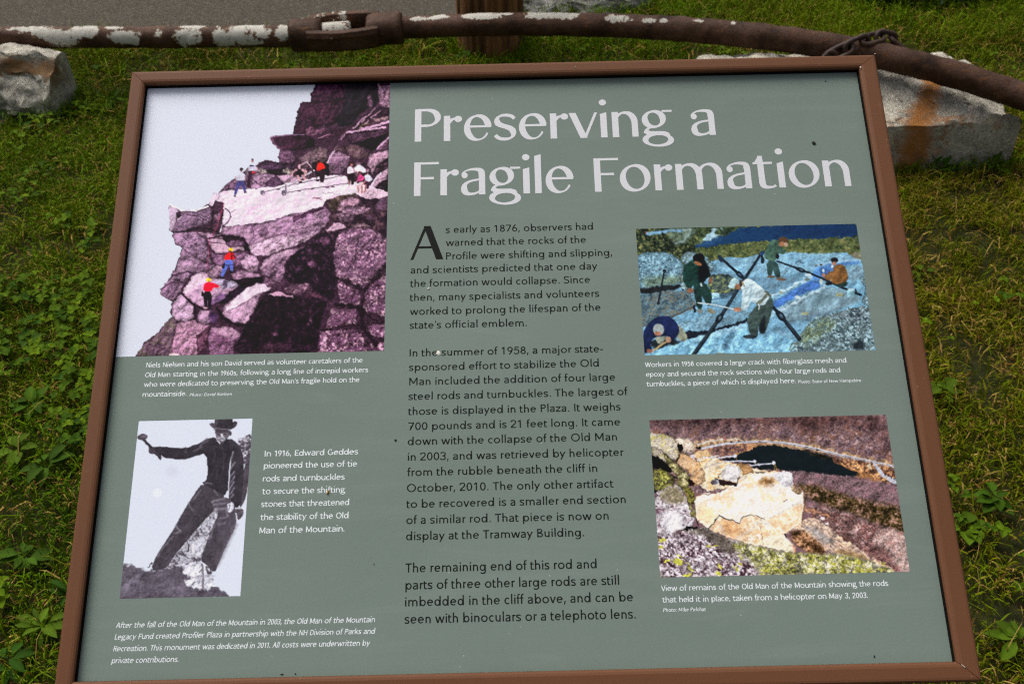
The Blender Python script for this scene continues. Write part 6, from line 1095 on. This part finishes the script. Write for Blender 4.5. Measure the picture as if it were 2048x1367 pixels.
# broad-leaved weeds: each a plant of its own
def weed(x, y, nl, L, Wd, seed, c, label, pitch=.32, group="broad-leaved weeds in the lawn", up=0.0, name="broadleaf_weed"):
    p = ground(x, y); r = np.random.RandomState(seed); nl = int(nl * 1.6); az = np.linspace(0, 4 * np.pi, nl, endpoint=False) + r.uniform(-.6, .6, nl); Ls = L * .66 * r.uniform(.45, 1.2, nl); g = r.uniform(.65, 1.3, nl)[:, None]; q = .018 * r.rand(nl)
    V, C, Q, _ = leaves(p[0] + q * np.cos(az), p[1] + q * np.sin(az), .004 + up + r.uniform(0, .022, nl), Ls, Ls * Wd * r.uniform(.8, 1.3, nl), az, r.uniform(-.25, pitch * 1.8, nl), np.array(c) * g)
    tag(link_mesh(name, mesh_np(name, V, [Q], C, True), LEAF), label, "weed", group)
DK, MD, LT = (.020,.058,.003), (.040,.088,.004), (.066,.118,.005)
weed(70, 815, 8, .062, .5, 1, MD, "broad weed with rounded leaves at the far left edge, left of the climbers' caption")
weed(195, 845, 7, .058, .42, 2, DK, "dark weed with overlapping oval leaves touching the left frame rail")
weed(40, 905, 7, .066, .55, 3, LT, "pale green wide-leaved weed at the far left edge beside the hammer print")
weed(95, 940, 8, .070, .45, 4, MD, "largest broad weed in the clover left of the hammer print")
weed(60, 700, 6, .045, .6, 5, MD, "small round-leaved weed in the grass left of the cliff print's lower corner")
weed(165, 620, 6, .045, .6, 14, LT, "pale weed in clover against the left frame rail beside the cliff print")
weed(150, 1195, 7, .060, .34, 6, DK, "weed with long dark pointed leaves beside the lower left frame rail")
weed(55, 1120, 8, .055, .6, 7, MD, "bushy round-leaved weed near the lower left edge of the lawn")
weed(90, 1260, 9, .060, .40, 8, LT, "light green weed with narrow leaves near the bottom left corner")
weed(25, 1330, 7, .055, .5, 9, DK, "dark weed cut by the bottom left corner of the view")
weed(165, 203, 5, .09, .38, 10, LT, "pale large-leaved weed right of the short granite block", .7)
weed(228, 212, 5, .07, .4, 11, MD, "upright broad weed between the short granite block and the sign corner", .9)
weed(185, 470, 2, .062, .5, 12, LT, "single big pale-leaved weed in the grass left of the cliff print", .6)
weed(1878, 345, 6, .085, .45, 13, DK, "dark upright weed growing against the front of the long granite block", 1.0)
weed(1985, 338, 6, .075, .45, 15, MD, "green weed at the right foot of the long granite block", .8)
weed(1838, 552, 5, .036, .7, 16, LT, "tiny round-leaved weed in the lawn right of the heading")
weed(1885, 790, 7, .050, .7, 18, LT, "round-leaved bright weed beside the right frame rail above the rock print")
weed(1985, 1010, 8, .050, .65, 19, MD, "cluster of round weed leaves right of the rock print")
weed(1925, 1060, 6, .050, .75, 20, LT, "light round-leaved weed touching the right frame rail beside the rock print")
weed(2030, 1290, 8, .060, .5, 23, LT, "pale weed near the bottom right corner of the view")
# a dark low shrub whose foot just shows at the top right
p = ground(1850, -6); r = np.random.RandomState(77); n = 2600; th = r.uniform(0, 2 * np.pi, n); rad = .42 * np.sqrt(r.rand(n)); zz = .02 + .42 * r.rand(n) * (1 - (rad / .45) ** 2)
V, C, Q, _ = leaves(p[0] + rad * np.cos(th), p[1] + .25 + rad * np.sin(th), zz, r.uniform(.03, .06, n), r.uniform(.015, .03, n), th + r.uniform(-1, 1, n), r.uniform(-.4, .9, n), np.array((.012,.022,.008)) * r.uniform(.5, 1.6, n)[:, None])
tag(link_mesh("low_shrub", mesh_np("low_shrub", V, [Q], C), LEAF), "dark low shrub at the far top right of the lawn, mostly outside the view", "shrub")
